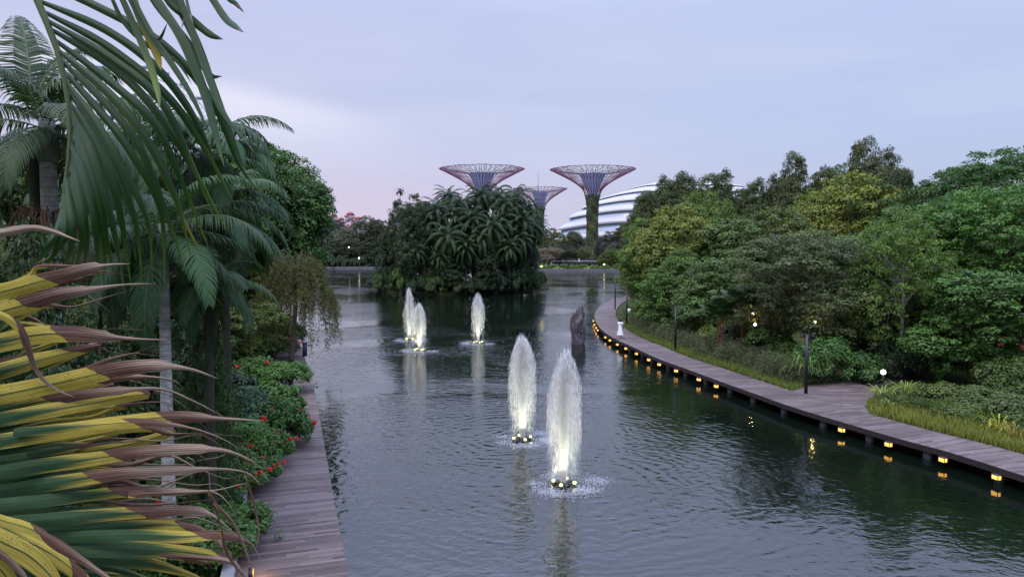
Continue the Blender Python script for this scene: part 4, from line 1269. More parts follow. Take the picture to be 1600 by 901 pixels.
# ---------------------------------------------------------------- tiered white building
def glass_mat():
    t = NT('blue_tinted_glazing')
    co = t.n('ShaderNodeTexCoord').outputs['Object']
    sp = t.n('ShaderNodeSeparateXYZ', {0: co})
    ang = t.math('ARCTAN2', sp.outputs[1], sp.outputs[0])
    fr1 = t.math('FRACT', t.math('MULTIPLY', ang, 26.0))
    mul = t.smooth(fr1, .0, .10)
    n = t.noise(co, .12, 3)
    c = t.mix(n, (.26, .32, .42), (.44, .49, .58))
    c = t.mix(mul, (.45, .47, .52), c)
    return t.done(t.bsdf(c, .15, .6))
GLASS = glass_mat()
CLAD = simple('white_cladding', (.47, .47, .48), .6, .3, .08, .1)
def tiered():
    Y = 480.0; cx = (1062 - 800) / F * Y
    t = empty('tiered_glass_building', (cx, Y, GZ), 0, 'white tiered dome-like building with blue glass bands behind the tall steel tree', 'building')
    A, B_, Hh = 84.0, 46.0, 50.0
    tiers = [0, 9.5, 18.5, 27, 34.5, 41, 46, 49.5]
    K = 96; ang = np.arange(K)*2*PI/K
    def ring(fz, ex, drop):
        s = math.sqrt(max(0.02, 1 - (fz/ (Hh + 2))**2.5))
        x = (A*s + ex)*np.cos(ang); y = (B_*s + ex*.9)*np.sin(ang)
        z = fz - drop*np.clip(-np.cos(ang) - .55, 0, 1)**1.5*14*(fz > 0)
        return np.stack([x, y, np.maximum(z, 0)], 1)
    j = np.arange(K); q4 = lambda: np.stack([j, (j+1) % K, K + (j+1) % K, K + j], 1)
    for i in range(len(tiers) - 1):
        z0, z1 = tiers[i], tiers[i+1]
        hgt = z1 - z0
        gf = (.60, .56, .50, .44, .36, .30, .26)[i]
        g = MB()
        g.add(np.vstack([ring(z0, -.2, .9), ring(z0 + hgt*(gf + .02), -.8, .9)]), q4())
        g.obj('glass_band', GLASS, t)
        w = MB()
        a = ring(z0 + hgt*gf, 1.6, .9); b = ring(z0 + hgt*(gf + .12), 2.3, .9); c = ring(z0 + hgt*.97, .9, .9); d = ring(z1, -1.0, .9)
        a2 = ring(z0 + hgt*gf, -1.0, .9)
        w.add(np.vstack([a2, a]), q4()); w.add(np.vstack([a, b]), q4()); w.add(np.vstack([b, c]), q4()); w.add(np.vstack([c, d]), q4())
        w.obj('white_band', CLAD, t, True)
    r = MB(); a = ring(49.5, 0, .9); r.add(np.vstack([a, [[0, 0, 51.5]]]), np.stack([j, (j+1) % K, np.full(K, K)], 1))
    r.obj('roof', CLAD, t, True)
tiered()

# small far buildings right of the island
def block(px, top, wpx, Y, col, label, floors=8, roof=None, rows=4, name='apartment_block'):
    q = Q(px, top, Y); H = q.z - GZ; W = wpx/F*Y; D = W*.8
    t = empty(name, (q.x, Y, GZ), .25, label, 'building')
    wallm = bpy.data.materials.get('render_' + col[0]) or simple('render_' + col[0], col[1], .8, .2, .1, .1)
    MB().box((0, 0, H*.45), (W, D, H*.9)).obj('wall', wallm, t)
    if roof:
        mb = MB()
        for dx, s, dz in ((-.3, .6, -.05), (.3, .6, -.09), (0, .7, 0)):
            zc = H*(.92 + dz) - 1
            mb.box((dx*W, -.1*D, zc - 3.2), (W*s*.86, D*s*1.35, 5.0), m=1)
            mb.box((dx*W, -.1*D, zc + 1.4), (W*s*1.15, D*s*1.7, 2.6), taper=.45)
        mb.obj('roof', [roof, wallm], t)
    else:
        MB().box((0, 0, H*.9 + 1), (W*.9, D*.9, 2)).obj('roof', wallm, t)
    wm = bpy.data.materials.get('far_window') or simple('far_window', (.16, .19, .26), .3, .5, .1)
    n = max(2, int(W/5))
    me = None
    for f in range(rows):
        for k in range(n):
            if me is None:
                me = MB().box((0, 0, 0), (W/n*.55, .3, 1.8)).mesh('window', wm)
            o = link('window', me, t, (-W/2 + W*(k+.5)/n, -D/2 - .12, H*.84 - 4 - f*4.2))
    return t
REDROOF = simple('red_roof_tiles', (.42, .13, .12), .8, .2, .2, .2)
PK = ('pink', (.55, .42, .46))
block(521, 331, 14, 760, PK, 'pinkish apartment block with red roofs at the left of the far group', roof=REDROOF)
block(533, 337, 12, 740, PK, 'lower pinkish apartment block with a red roof second from the left', roof=REDROOF)
block(547, 328, 15, 770, PK, 'tallest pinkish apartment block with stepped red roofs in the middle of the far group', roof=REDROOF)
block(559, 336, 12, 745, PK, 'pinkish apartment block with a red roof at the right of the far group', roof=REDROOF)
block(552, 347, 13, 690, PK, 'low front pinkish apartment block with a broad red roof', roof=REDROOF)
WB = ('offwhite', (.62, .64, .70)); BB = ('bluegrey', (.22, .30, .50))
block(847, 355, 6, 820, BB, 'small blue glass block just right of the island', rows=3)
block(855, 348, 4, 800, WB, 'thin white tower between the blue block and the tiered building', rows=3, name='office_tower')
block(861, 354, 5, 780, WB, 'low white block touching the left foot of the tiered building', rows=2)

# observation wheel
def wheel():
    Y = 650.0; f = Y/F
    cx, cz, Rw = (210-800)*f, CAMZ + (385-242)*f, 74.5
    WST = simple('white_wheel_steel', (.55, .57, .62), .5, .4, .1, .1)
    t = empty('observation_wheel', (cx, Y, GZ), R(14), 'giant observation wheel whose rim and capsules show between the palm leaves', 'ferris wheel')
    zc = cz - GZ
    mb = MB(); a = np.linspace(0, 2*PI, 113)
    for yo in (-1.3, 1.3):
        mb.tube(np.stack([Rw*np.cos(a), np.full(113, yo), zc + Rw*np.sin(a)], 1), .55, 5, 0, .5, False)
        mb.tube(np.stack([(Rw-4)*np.cos(a), np.full(113, yo), zc + (Rw-4)*np.sin(a)], 1), .3, 5, 0, .5, False)
    for i in range(112):
        b = a[i]; c = a[i] + PI/112
        mb.tube([[Rw*math.cos(b), -1.3, zc + Rw*math.sin(b)], [(Rw-4)*math.cos(c), 1.3, zc + (Rw-4)*math.sin(c)]], .22, 4, 0, .5, False)
    rim_ = mb.obj('rim', WST, t)
    mb = MB()
    for i in range(56):
        b = i*PI/28; mb.tube([[0, 3*(-1)**i, zc], [(Rw-4)*math.cos(b), 0, zc + (Rw-4)*math.sin(b)]], .1, 3, 0, .5, False)
    mb.obj('spokes', WST, t)
    mb = MB(); mb.tube([[0, -8, zc], [0, 8, zc]], 2.4, 14); mb.obj('hub', WST, t)
    cap = MB()
    cap.tube([[-3.4, 0, 0], [-3.0, 0, 0], [3.0, 0, 0], [3.4, 0, 0]], [1.5, 2.0, 2.0, 1.5], 12)
    cap.tube([[-1.2, 0, 0], [-1.2, 0, 0.01], [-1.15, 0, 0]], 2.1, 12)
    cme = cap.mesh('capsule', simple('capsule_shell', (.34, .40, .46), .3, .5, .15, .5), True)
    for i in range(28):
        b = i*2*PI/28 + .06
        link('capsule', cme, rim_, ((Rw + 3.2)*math.cos(b), 0, zc + (Rw + 3.2)*math.sin(b)))
    for s in (-1, 1):
        mb = MB(); mb.tube([[0, s*9, 0], [0, s*7, zc]], [1.6, 1.2], 10); mb.obj('support_column', WST, t)
wheel()

# far footbridge, leaf shelter
def footbridge():
    Y = 278.0
    x0, x1 = (866-800)/F*Y, (944-800)/F*Y
    zd = CAMZ - (409.5-385)/F*Y
    t = empty('footbridge', (x0, Y, GZ), 0, 'low dark footbridge on posts behind the far lawn, left of the tall steel tree', 'bridge')
    L = x1 - x0; h = zd - GZ
    MB().box((L/2, 0, h - .25), (L, 4.0, .5)).obj('deck', DARKWOOD, t)
    rail = MB()
    for k in range(int(L/1.2) + 1): rail.box((k*1.2, -1.95, h + .6), (.07, .07, 1.2))
    for z in (.45, .8, 1.2): rail.box((L/2, -1.95, h + z), (L, .06, .07))
    rail.obj('railing', BLACK, t)
    r2 = MB()
    for k in range(int(L/1.2) + 1): r2.box((k*1.2, 1.95, h + .6), (.07, .07, 1.2))
    for z in (.45, .8, 1.2): r2.box((L/2, 1.95, h + z), (L, .06, .07))
    r2.obj('railing', BLACK, t)
    for k in range(5):
        MB().box((L*(k+.5)/5, 0, (h-.5)/2), (.4, 2.6, h - .5)).obj('pier', DARKWOOD, t)
    # pale terrace behind
    mb = MB().box(((x0 + x1)/2, Y + 8, zd + .35), (L, 9, .5))
    tag(mb.obj('pavement', simple('pale_paving', (.36, .33, .42), .7, .3, .15, .4)), kind='structure')
    return zd, Y
BZ, BY = footbridge()
def shelter():
    Y = 272.0; x = (856-800)/F*Y; z = CAMZ - (404.5-385)/F*Y
    t = empty('leaf_shelter', (x, Y, GZ), 0, 'white curved leaf-shaped canopy on leaning posts beside the island', 'shelter')
    h = z - GZ
    mb = MB(); n = 11
    top = []
    for i in range(n):
        u = i/(n-1)*2 - 1
        for w in (-1.6, 1.6):
            top.append([u*2.4, w*(1 - .6*u*u), h + .55*(1 - u*u)])
    V = np.array(top); V2 = V - [0, 0, .14]
    b = np.arange(n-1)*2
    mb.add(V, np.stack([b, b+1, b+3, b+2], 1)); mb.add(V2, np.stack([b, b+1, b+3, b+2], 1))
    mb.obj('canopy', WHITE, t, True)
    for a, c in (((1.9, 0, 0), (1.0, 0, h + .5)), ((-.2, 0, 0), (-.6, 0, h*.55)), ((-.9, 0, h*.3), (1.0, 0, h + 1.5))):
        m2 = MB(); m2.tube([a, c], .13, 6); m2.obj('post', WHITE, t)
shelter()

# ---------------------------------------------------------------- lights along the boardwalk
def nearest_on(P, x, y):
    d = np.hypot(P[:, 0]-x, P[:, 1]-y); i = int(d.argmin())
    T = norm((P[min(i+1, len(P)-1)] - P[max(i-1, 0)])[None])[0]
    return P[i], T
lens_px = [(930, 501), (932.5, 507), (936, 511.5), (940, 515.5), (954, 526), (962, 531), (973.5, 537.5), (987, 543), (1003, 551.5), (1022, 560), (1045, 568.5), (1069, 578), (1100, 590.5), (1134, 602), (1327, 668), (1397, 690), (1477, 714), (1569, 741)]
ordw = ['first', 'second', 'third', 'fourth', 'fifth', 'sixth', 'seventh', 'eighth', 'ninth', 'tenth', 'eleventh', 'twelfth', 'thirteenth', 'fourteenth']
box_me = None
def ripple_light():
    hb = MB()
    hb.box((0, 0, 0), (.30, .20, .04)); hb.box((0, 0, -.19), (.30, .20, .03))
    for sx in (-1, 1):
        for sy in (-1, 1): hb.box((sx*.135, sy*.085, -.095), (.02, .02, .16))
    g = MB(); g.box((0, 0, -.097), (.25, .15, .15))
    return hb.mesh('housing', BLACK), g.mesh('lamp_glass', EWARM)
hme, gme = ripple_light()
for i, (px, py) in enumerate(lens_px):
    g = G(px, py, .34)
    P, T = nearest_on(FR, g.x, g.y)
    Nn = np.array([T[1], -T[0]])            # towards the water
    pos = P + Nn*.16
    if i < 14: lab = '%s amber lantern on the right boardwalk edge, counted from its far bend' % ordw[i]
    else: lab = ['amber lantern under the boardwalk edge just right of the landing', 'amber lantern under the boardwalk edge, second right of the landing', 'amber lantern under the boardwalk edge, third right of the landing', 'amber lantern under the boardwalk edge nearest the bottom right corner'][i-14]
    t = empty('edge_lantern', (pos[0], pos[1], .40), math.atan2(T[1], T[0]), lab, 'lantern', 'amber lanterns along the right boardwalk')
    hs = link('housing', hme, t); link('lamp_glass', gme, hs)
# concrete pile caps under the boardwalk
pile = MB(); pile.box((0, 0, .10), (.28, .28, .50)); pile.box((0, 0, .33), (.40, .36, .09))
pme = pile.mesh('pile', simple('damp_concrete', (.11, .11, .115), .8, .3, .3, 3))
L = np.r_[0, np.cumsum(np.linalg.norm(np.diff(FR, axis=0), axis=1))]
pidx = [int(np.searchsorted(L, s)) for s in np.arange(14, L[-1] - 26, 2.9)]
pidx = [i for i in pidx if 22 <= FR[i, 1] and FR[i, 1] < 112]
PN = len(pidx)
_o = 'first second third fourth fifth sixth seventh eighth ninth tenth eleventh twelfth thirteenth fourteenth fifteenth sixteenth seventeenth eighteenth nineteenth'.split()
ORD = _o + ['twentieth'] + ['twenty-' + w for w in _o[:9]] + ['thirtieth'] + ['thirty-' + w for w in _o[:9]] + ['fortieth'] + ['forty-' + w for w in _o[:9]]
for n_, i in enumerate(pidx):
    T = norm((FR[i+1]-FR[i-1])[None])[0]; Nn = np.array([-T[1], T[0]])
    p = FR[i] + Nn*.38
    o = link('pile', pme, None, (p[0], p[1], 0)); o.rotation_euler = (0, 0, math.atan2(T[1], T[0]))
    k_ = PN - 1 - n_
    tag(o, '%s short concrete pile under the right boardwalk, counted from the bottom right corner' % (ORD[k_]), 'pile', 'concrete piles under the right boardwalk')

def lamp_post(px, py, Hh, label, sign=False):
    g = G(px, py, DZ)
    t = empty('lamp_post', (g.x, g.y, GZ), 0, label, 'lamp post', 'black lamp posts on the right bank')
    H_ = Hh + DZ - GZ
    MB().box((0, 0, H_/2), (.15, .15, H_)).box((0, 0, .04), (.3, .3, .08)).obj('pole', BLACK, t)
    arm_ = MB().box((.0, 0, H_ + .02), (.75, .08, .04)).obj('cross_arm', BLACK, t)
    for s in (-1, 1):
        l_ = MB().box((s*.31, 0, H_ - .07), (.15, .13, .12), taper=.7).obj('lamp_head', BLACK, arm_)
    if sign:
        MB().box((.24, -.09, 1.55), (.30, .02, .48)).obj('notice_panel', WHITE, t)
lamp_post(961, 483, 3.6, 'farthest black lamp post at the tip of the curving boardwalk')
lamp_post(979, 507, 3.5, 'black lamp post with a small white notice near the walking person', True)
lamp_post(1055, 547, 3.4, 'black lamp post standing in the sedges at the middle of the right bank')
lamp_post(1259, 614, 3.25, 'nearest black lamp post beside the boardwalk landing')

def small_lamp(px, py, h, label, em, power, col, r=.09, z=GZ, Y=None):
    if Y is None: g = G(px, py, z + h)
    else: g = Q(px, py, Y)
    z0 = z if Y is None else z
    t = empty('garden_lamp', (g.x, g.y, z0), 0, label, 'lamp')
    hh = g.z - z0
    MB().tube([[0, 0, 0], [0, 0, hh - r*.9]], .03, 6).obj('stem', BLACK, t)
    mb = MB(); mb.lathe([(0.001, -r), (r*.7, -r*.7), (r, 0), (r*.7, r*.7), (.001, r)], 12, (0, 0, hh))
    mb.obj('lamp_glass', em, t, True)
    if power:
        ld = bpy.data.lights.new('lamp_light', 'POINT'); ld.energy = power; ld.color = col; ld.shadow_soft_size = .04
        lo = bpy.data.objects.new('lamp_light', ld); C.objects.link(lo); lo.parent = t; lo.location = (0, 0, hh + r + .1)
    return t
small_lamp(1380, 581, 1.0, 'small white globe lamp by the landing path', EWHITE, 14, (1, .9, .7), .15)
small_lamp(340, 536, 1.6, 'small yellow lamp glowing among the shrubs of the left bank', EYELLOW, 8, (1, .85, .3), .10)
small_lamp(1177, 489, 0, 'warm lamp shining among the leaves right of the red stemmed palms, the upper one', EWHITE, 35, (1, .72, .35), .13, Y=57)
small_lamp(1180, 507, 0, 'warm lamp shining among the leaves right of the red stemmed palms, the lower one', EWHITE, 20, (1, .72, .35), .12, Y=55.5)
small_lamp(1274, 503, 0, 'warm lamp lighting the stems of the grey multi-stemmed tree', EWHITE, 22, (1, .66, .22), .07, Y=46.6)
small_lamp(846, 416, 0, 'yellow garden lamp at the water edge right beside the island', EYELLOW, 0, (1, .85, .2), .3, Y=257.2)
small_lamp(944, 413, 0, 'yellow lamp on the far lawn below the green tree at the footbridge end', EYELLOW, 0, (1, .85, .2), .3, Y=256.5)
small_lamp(977, 412, 0, 'amber lamp at the far shore beside the tip of the right bank', EWARM, 0, (1, .6, .15), .4, Y=256)
small_lamp(561, 403, 0, 'tiny white lamp in the hedge of the far left bank', EWHITE, 0, (1, .9, .6), .3, Y=289.5)
small_lamp(545, 386, 0, 'tiny white lamp among the trees of the far left bank', EWHITE, 0, (1, .9, .6), .22, Y=290.5)
# amber recessed light at the kerb near the bottom of the picture
g = G(384, 893, .84)
t = empty('kerb_lamp', (g.x + .12, g.y, .70), .3, 'amber lamp shining on the planks beside the kerb at the bottom of the left boardwalk', 'lamp')
MB().box((0, 0, .10), (.10, .30, .20)).obj('housing', BLACK, t)
MB().box((.056, 0, .11), (.012, .24, .13)).obj('lamp_glass', EWARM, t)
ld = bpy.data.lights.new('lamp_light', 'POINT'); ld.energy = 11; ld.color = (1, .50, .13); ld.shadow_soft_size = .08
lo = bpy.data.objects.new('lamp_light', ld); C.objects.link(lo); lo.parent = t; lo.location = (.22, .05, .2)

# bollard on the left boardwalk
g = G(476.5, 556, DZ)
t = empty('bollard', (g.x, g.y, DZ), .2, 'small square violet grey post at the far end of the left boardwalk', 'post')
MB().box((0, 0, .48), (.32, .32, .96)).obj('post_body', simple('violet_grey_paint', (.10, .07, .15), .6, .3, .1), t)
MB().box((0, 0, 1.0), (.38, .38, .07)).obj('cap', simple('violet_grey_cap', (.14, .10, .20), .6, .3, .1), t)

# ---------------------------------------------------------------- rugged trunk sculpture in the water
def stump():
    g = G(904, 537.5, 0)
    t = empty('driftwood_stump', (g.x, g.y, 0), 0, 'rugged grey driftwood-like trunk with two prongs standing in the lake', 'sculpture')
    from mathutils import noise as mn
    mb = MB()
    def column(pts, rads, seed, k=28, n=60):
        sp = spline(pts, n); rr = np.interp(np.linspace(0, 1, n), np.linspace(0, 1, len(rads)), rads)
        V = []
        for i in range(n):
            for j in range(k):
                a = j*2*PI/k
                nz = mn.fractal(Vector((math.cos(a)*1.1 + seed, math.sin(a)*1.1, sp[i][2]*.75)), 1.0, 2.2, 4)
                rg_ = mn.noise(Vector((math.cos(a)*2.6, math.sin(a)*2.6 + seed, sp[i][2]*.35)))
                r = rr[i]*(1 + .55*nz + .45*rg_)
                V.append([sp[i][0] + r*math.cos(a), sp[i][1] + r*math.sin(a)*.8, sp[i][2] + .12*nz])
        i = np.arange(n-1)[:, None]*k; j = np.arange(k)[None]
        mb.add(V, np.stack([i + j, i + (j+1) % k, i + k + (j+1) % k, i + k + j], -1).reshape(-1, 4))
    column([(0.05, 0, -.6), (.02, 0, 1.0), (.08, 0, 2.2), (.12, 0, 3.35)], [.44, .44, .48, .42, .34, .16], 1.0)
    column([(-.15, 0, -.6), (-.3, .1, .8), (-.42, .1, 1.9), (-.36, .1, 2.75)], [.34, .38, .34, .28, .14], 5.0)
    column([(.1, 0, .6), (.34, -.05, 1.2), (.38, 0, 1.9), (.30, 0, 2.5)], [.24, .26, .2, .03], 9.0)
    mt = NT('weathered_driftwood')
    co = mt.n('ShaderNodeTexCoord').outputs['Object']
    v_ = mt.n('ShaderNodeMapping', {'Vector': co, 'Scale': (1, 1, .3)}).outputs[0]
    n1 = mt.noise(v_, 6, 6, .7)
    c = mt.mix(mt.smooth(n1, .35, .65), (.045, .042, .048), (.17, .155, .165))
    mt.done(mt.bsdf(c, .9, .2, mt.bump(n1, 1, .08)))
    mb.obj('trunk_body', mt.m, t, False)
stump()

# ---------------------------------------------------------------- person(s)
def person(loc, rz, label, walk=True, cloth=CLOTH, sc_=1.0, bag=True):
    t = empty('person', loc, rz, label, 'person', None, (sc_,)*3)
    # body: one skinned figure, facing -Y
    J = {
     'pel': (0, 0, .92, .12), 'wai': (0, .01, 1.08, .10), 'che': (0, 0, 1.26, .125), 'nec': (0, .0, 1.42, .05), 'hd0': (0, -.01, 1.50, .065), 'hd1': (0, -.01, 1.57, .088), 'hd2': (0, -.005, 1.645, .06),
     'hl': (-.09, 0, .86, .085), 'kl': (-.08, -.10, .50, .052), 'al': (-.08, -.12, .10, .035), 'tl': (-.08, -.26, .04, .03),
     'hr': (.09, 0, .86, .085), 'kr': (.08, .0, .49, .052), 'ar': (.08, .20, .14, .035), 'tr': (.08, .10, .045, .03),
     'sl': (-.17, 0, 1.36, .05), 'el': (-.23, .02, 1.10, .038), 'wl': (-.20, -.10, .90, .026), 'fl': (-.19, -.15, .83, .024), 'gl': (-.185, -.17, .77, .012),
     'sr': (.17, 0, 1.36, .05), 'er': (.22, .06, 1.10, .038), 'wr': (.20, .0, .88, .026), 'fr': (.20, -.03, .81, .024), 'gr': (.195, -.05, .75, .012),
     'tha': (-.17, -.17, .83, .011), 'thb': (.18, -.07, .81, .011)}
    E = [('pel', 'wai'), ('wai', 'che'), ('che', 'nec'), ('nec', 'hd0'), ('hd0', 'hd1'), ('hd1', 'hd2'), ('pel', 'hl'), ('hl', 'kl'), ('kl', 'al'), ('al', 'tl'), ('pel', 'hr'), ('hr', 'kr'), ('kr', 'ar'), ('ar', 'tr'),
         ('che', 'sl'), ('sl', 'el'), ('el', 'wl'), ('wl', 'fl'), ('fl', 'gl'), ('che', 'sr'), ('sr', 'er'), ('er', 'wr'), ('wr', 'fr'), ('fr', 'gr'), ('wl', 'tha'), ('wr', 'thb')]
    ks = list(J); me = bpy.data.meshes.new('body')
    me.from_pydata([J[k][:3] for k in ks], [(ks.index(a), ks.index(b)) for a, b in E], [])
    me.materials.append(SKIN)
    b = link('body', me, t)
    sk = b.modifiers.new('skin', 'SKIN')
    for i, k in enumerate(ks):
        me.skin_vertices[0].data[i].radius = (J[k][3],)*2
        me.skin_vertices[0].data[i].use_root = (k == 'pel')
    ss = b.modifiers.new('subsurf', 'SUBSURF'); ss.levels = 2; ss.render_levels = 2
    # clothes: loose top and long skirt
    mb = MB()
    mb.lathe([(.175, 1.02), (.165, 1.10), (.165, 1.25), (.185, 1.34), (.12, 1.41), (.07, 1.43)], 20, sx=1.08, sy=.78)
    for s in (-1, 1):
        mb.tube([[s*.13, 0, 1.37], [s*.19, 0, 1.30], [s*.225, .02, 1.17]], [.075, .08, .085], 10)
    mb.obj('blouse', cloth, t, True)
    mb = MB(); k = 32; prof = [(.13, 1.08), (.16, 1.0), (.19, .85), (.22, .65), (.26, .45), (.30, .26)]
    V = []
    for r_, z_ in prof:
        for j in range(k):
            a = j*2*PI/k; f = 1 + .09*math.sin(a*7)*(1.08 - z_)
            V.append([r_*f*math.cos(a)*.95, r_*f*math.sin(a)*.85 - (.03 if walk else 0)*(1.08 - z_), z_])
    i = np.arange(len(prof)-1)[:, None]*k; j = np.arange(k)[None]
    mb.add(V, np.stack([i + j, i + (j+1) % k, i + k + (j+1) % k, i + k + j], -1).reshape(-1, 4))
    mb.obj('skirt', cloth, t, True)
    mb = MB()
    mb.lathe([(.03, 1.25), (.09, 1.32), (.10, 1.45), (.105, 1.56), (.10, 1.64), (.06, 1.70), (.005, 1.715)], 18, (0, .012, 0), sx=1.1, sy=.92)
    mb.obj('hair', HAIR, t, True)
    fc = MB()
    for s in (-1, 1): fc.box((s*.03, -.098, 1.585), (.018, .01, .008))
    fc.box((0, -.094, 1.525), (.035, .01, .008)); fc.box((0, -.108, 1.555), (.016, .02, .03))
    fc.obj('face', HAIR, t)
    if bag:
        mb = MB(); mb.tube([[-.05, -.1, 1.40], [.1, -.12, 1.2], [.24, 0, 1.0]], .012, 5); mb.box((.27, .02, .93), (.08, .16, .16))
        mb.obj('shoulder_bag', BLACK, t)
    return t
g = G(969, 527.5, DZ)
person((g.x, g.y, DZ), -.25, 'person in a white top and long white skirt walking along the curving boardwalk')
small = [(904.5, 'person in white standing on the far footbridge left of the steel tree', CLOTH, .2), (879, 'person in pale clothes near the left end of the far footbridge', simple('pale_grey_cloth', (.4, .4, .45), .8, .1, .1), 1.2)]
for px_, l_, c_, rz_ in small:
    person(((px_-800)/F*BY, BY - 1.0, BZ), rz_, l_, False, c_, 1.0, False)

# ---------------------------------------------------------------- fountains
def drop_mat():
    t = NT('water_spray')
    b = t.n('ShaderNodeBsdfDiffuse', {'Color': (.97, .97, .98, 1)})
    tr = t.n('ShaderNodeBsdfTranslucent', {'Color': (.97, .98, .99, 1)})
    gl = t.n('ShaderNodeBsdfTransparent', {'Color': (1, 1, 1, 1)})
    mx = t.n('ShaderNodeMixShader', {0: .5, 1: b.outputs[0], 2: tr.outputs[0]})
    m2 = t.n('ShaderNodeMixShader', {0: .12, 1: mx.outputs[0], 2: gl.outputs[0]})
    return t.done(m2)
DROP = drop_mat()
FOAM = simple('water_foam', (.70, .74, .82), .5, .4, .1)
RINGM = simple('fountain_float', (.03, .035, .03), .5, .4, .2)
def drops(mb, rng, P, D, L, W):
    n = len(P); D = norm(D)
    S = norm(np.cross(D, rng.normal(size=(n, 3)))); B = np.cross(D, S)
    L = L[:, None]; W = W[:, None]
    V = np.stack([P - D*L*.5, P + S*W*.5, P + (-S*.5 + B*.87)*W*.5, P + (-S*.5 - B*.87)*W*.5, P + D*L*.5], 1).reshape(-1, 3)
    b = np.arange(n)[:, None]*5
    Fq = np.vstack([b + [[0, 2, 1]], b + [[0, 3, 2]], b + [[0, 1, 3]], b + [[4, 1, 2]], b + [[4, 2, 3]], b + [[4, 3, 1]]])
    mb.add(V, Fq)
def fountain(px, py, top, label, seed, width=1.0, power=120, dens=1.0):
    rng = np.random.default_rng(seed)
    g = G(px, py, 0); q = Q(px, top, g.y); H = q.z
    t = empty('fountain', (g.x, g.y, 0), rng.uniform(0, 1.5), label, 'fountain', 'lit fountains on the lake')
    far = g.y > 50
    ws = 1.7 if far else 1.0
    mb = MB()
    # rising column: many thin jets, denser low down
    n = int((15000 if not far else 7000) * dens)
    z = H*rng.uniform(0, 1, n)**1.35*(.74 + .26*rng.uniform(0, 1, n)) + .05; a = rng.uniform(0, 2*PI, n)
    spread = (.07 + .24*(z/H)**1.2*(1.3 - .7*z/H))*width
    r = np.abs(rng.normal(size=n))*spread*.6
    P = np.stack([r*np.cos(a), r*np.sin(a), z], 1)
    D = np.stack([.08*np.cos(a), .08*np.sin(a), np.ones(n)], 1)
    drops(mb, rng, P, D, rng.uniform(.12, .5, n), rng.uniform(.004, .010, n)*ws)
    # falling curtain, in plumes with uneven tops
    n = int((21000 if not far else 9000) * dens)
    pl = rng.integers(0, 16, n); pa = rng.uniform(0, 2*PI, 16); ph = rng.uniform(.66, .97, 16); ph[:3] = [1, .97, .95]
    a = pa[pl] + rng.normal(size=n)*.28
    z = H*ph[pl]*(1 - rng.uniform(0, 1, n)**1.25*.97)*(1 - .07*rng.uniform(0, 1, n)**2)
    r = (.10 + (.62 - .12*ph[pl])*np.clip((1 - z/(H*ph[pl] + .01))*4.2, 0, 1)**.6*rng.uniform(.15, 1.12, n)**.6)*width
    r = r*np.where(rng.random(n) < .3, rng.uniform(.2, 1, n), 1)
    P = np.stack([r*np.cos(a), r*np.sin(a), z], 1)
    keep = rng.random(n) < .10 + .80*np.clip(z/H*1.25, 0, 1)**1.5
    P = P[keep]; a = a[keep]; n = len(P)
    D = np.stack([.10*np.cos(a), .10*np.sin(a), -np.ones(n)], 1)
    drops(mb, rng, P, D, rng.uniform(.10, .45, n), rng.uniform(.0025, .0065, n)*ws)
    # stray drops
    n = int(150*dens); a = rng.uniform(0, 2*PI, n); r = rng.uniform(.7, 1.25, n)*width; z = H*rng.uniform(0, .95, n)**1.2
    drops(mb, rng, np.stack([r*np.cos(a), r*np.sin(a), z], 1), np.stack([np.zeros(n), np.zeros(n), -np.ones(n)], 1) + rng.normal(size=(n, 3))*.1, rng.uniform(.03, .16, n), rng.uniform(.006, .012, n)*ws)
    mb.obj('water_jet', DROP, t)
    # foam ring on the water
    mb = MB()
    n = 3000 if not far else 1200
    arm = rng.choice(5, n, p=[.34, .1, .28, .2, .08]); aa = np.array([3.4, 1.2, 4.6, 5.7, 2.3])[arm] + rng.normal(size=n)*np.array([.42, .2, .3, .22, .2])[arm]
    r = np.clip(.85 + np.array([.35, .1, .25, .45, .2])[arm] + rng.normal(size=n)*.26, .5, 2.4)*width
    z = .01 + np.abs(rng.normal(size=n))*.05
    P = np.stack([r*np.cos(aa), r*np.sin(aa), z], 1)
    drops(mb, rng, P, rng.normal(size=(n, 3)) + [0, 0, .4], rng.uniform(.02, .06, n), rng.uniform(.010, .026, n)*(1.6 if far else 1))
    mb.obj('foam_ring', FOAM, t)
    # float: dark frame with lamps
    mb = MB()
    for k in range(4):
        b = k*PI/2 + .4
        mb.tube([[0, 0, .09], [.36*math.cos(b), .36*math.sin(b), .04]], .05, 8)
        mb.tube([[.38*math.cos(b - .6), .38*math.sin(b - .6), .03], [.42*math.cos(b), .42*math.sin(b), .04], [.38*math.cos(b + .6), .38*math.sin(b + .6), .03]], .045, 6)
    mb.tube([[0, 0, -.2], [0, 0, .10]], [.12, .06], 10)
    flo = mb.obj('float', RINGM, t, True)
    lm = MB(); lm.lathe([(.001, .05), (.05, .04), (.062, 0), (.05, -.03), (.001, -.03)][::-1], 12)
    lme = lm.mesh('lamp', EYELLOW, True)
    for k in range(4):
        b = k*PI/2 + .4
        link('lamp', lme, flo, (.40*math.cos(b), .40*math.sin(b), .12))
        ld = bpy.data.lights.new('lamp_light', 'SPOT'); ld.energy = power; ld.color = (1.0, 1.0, .70); ld.spot_size = R(56); ld.spot_blend = .8; ld.shadow_soft_size = .05
        lo = bpy.data.objects.new('lamp_light', ld); C.objects.link(lo); lo.parent = t
        lo.location = (.40*math.cos(b), .40*math.sin(b), .20)
        d_ = Vector((.40*math.cos(b), .40*math.sin(b), -1.5))
        lo.rotation_euler = d_.to_track_quat('Z', 'Y').to_euler()
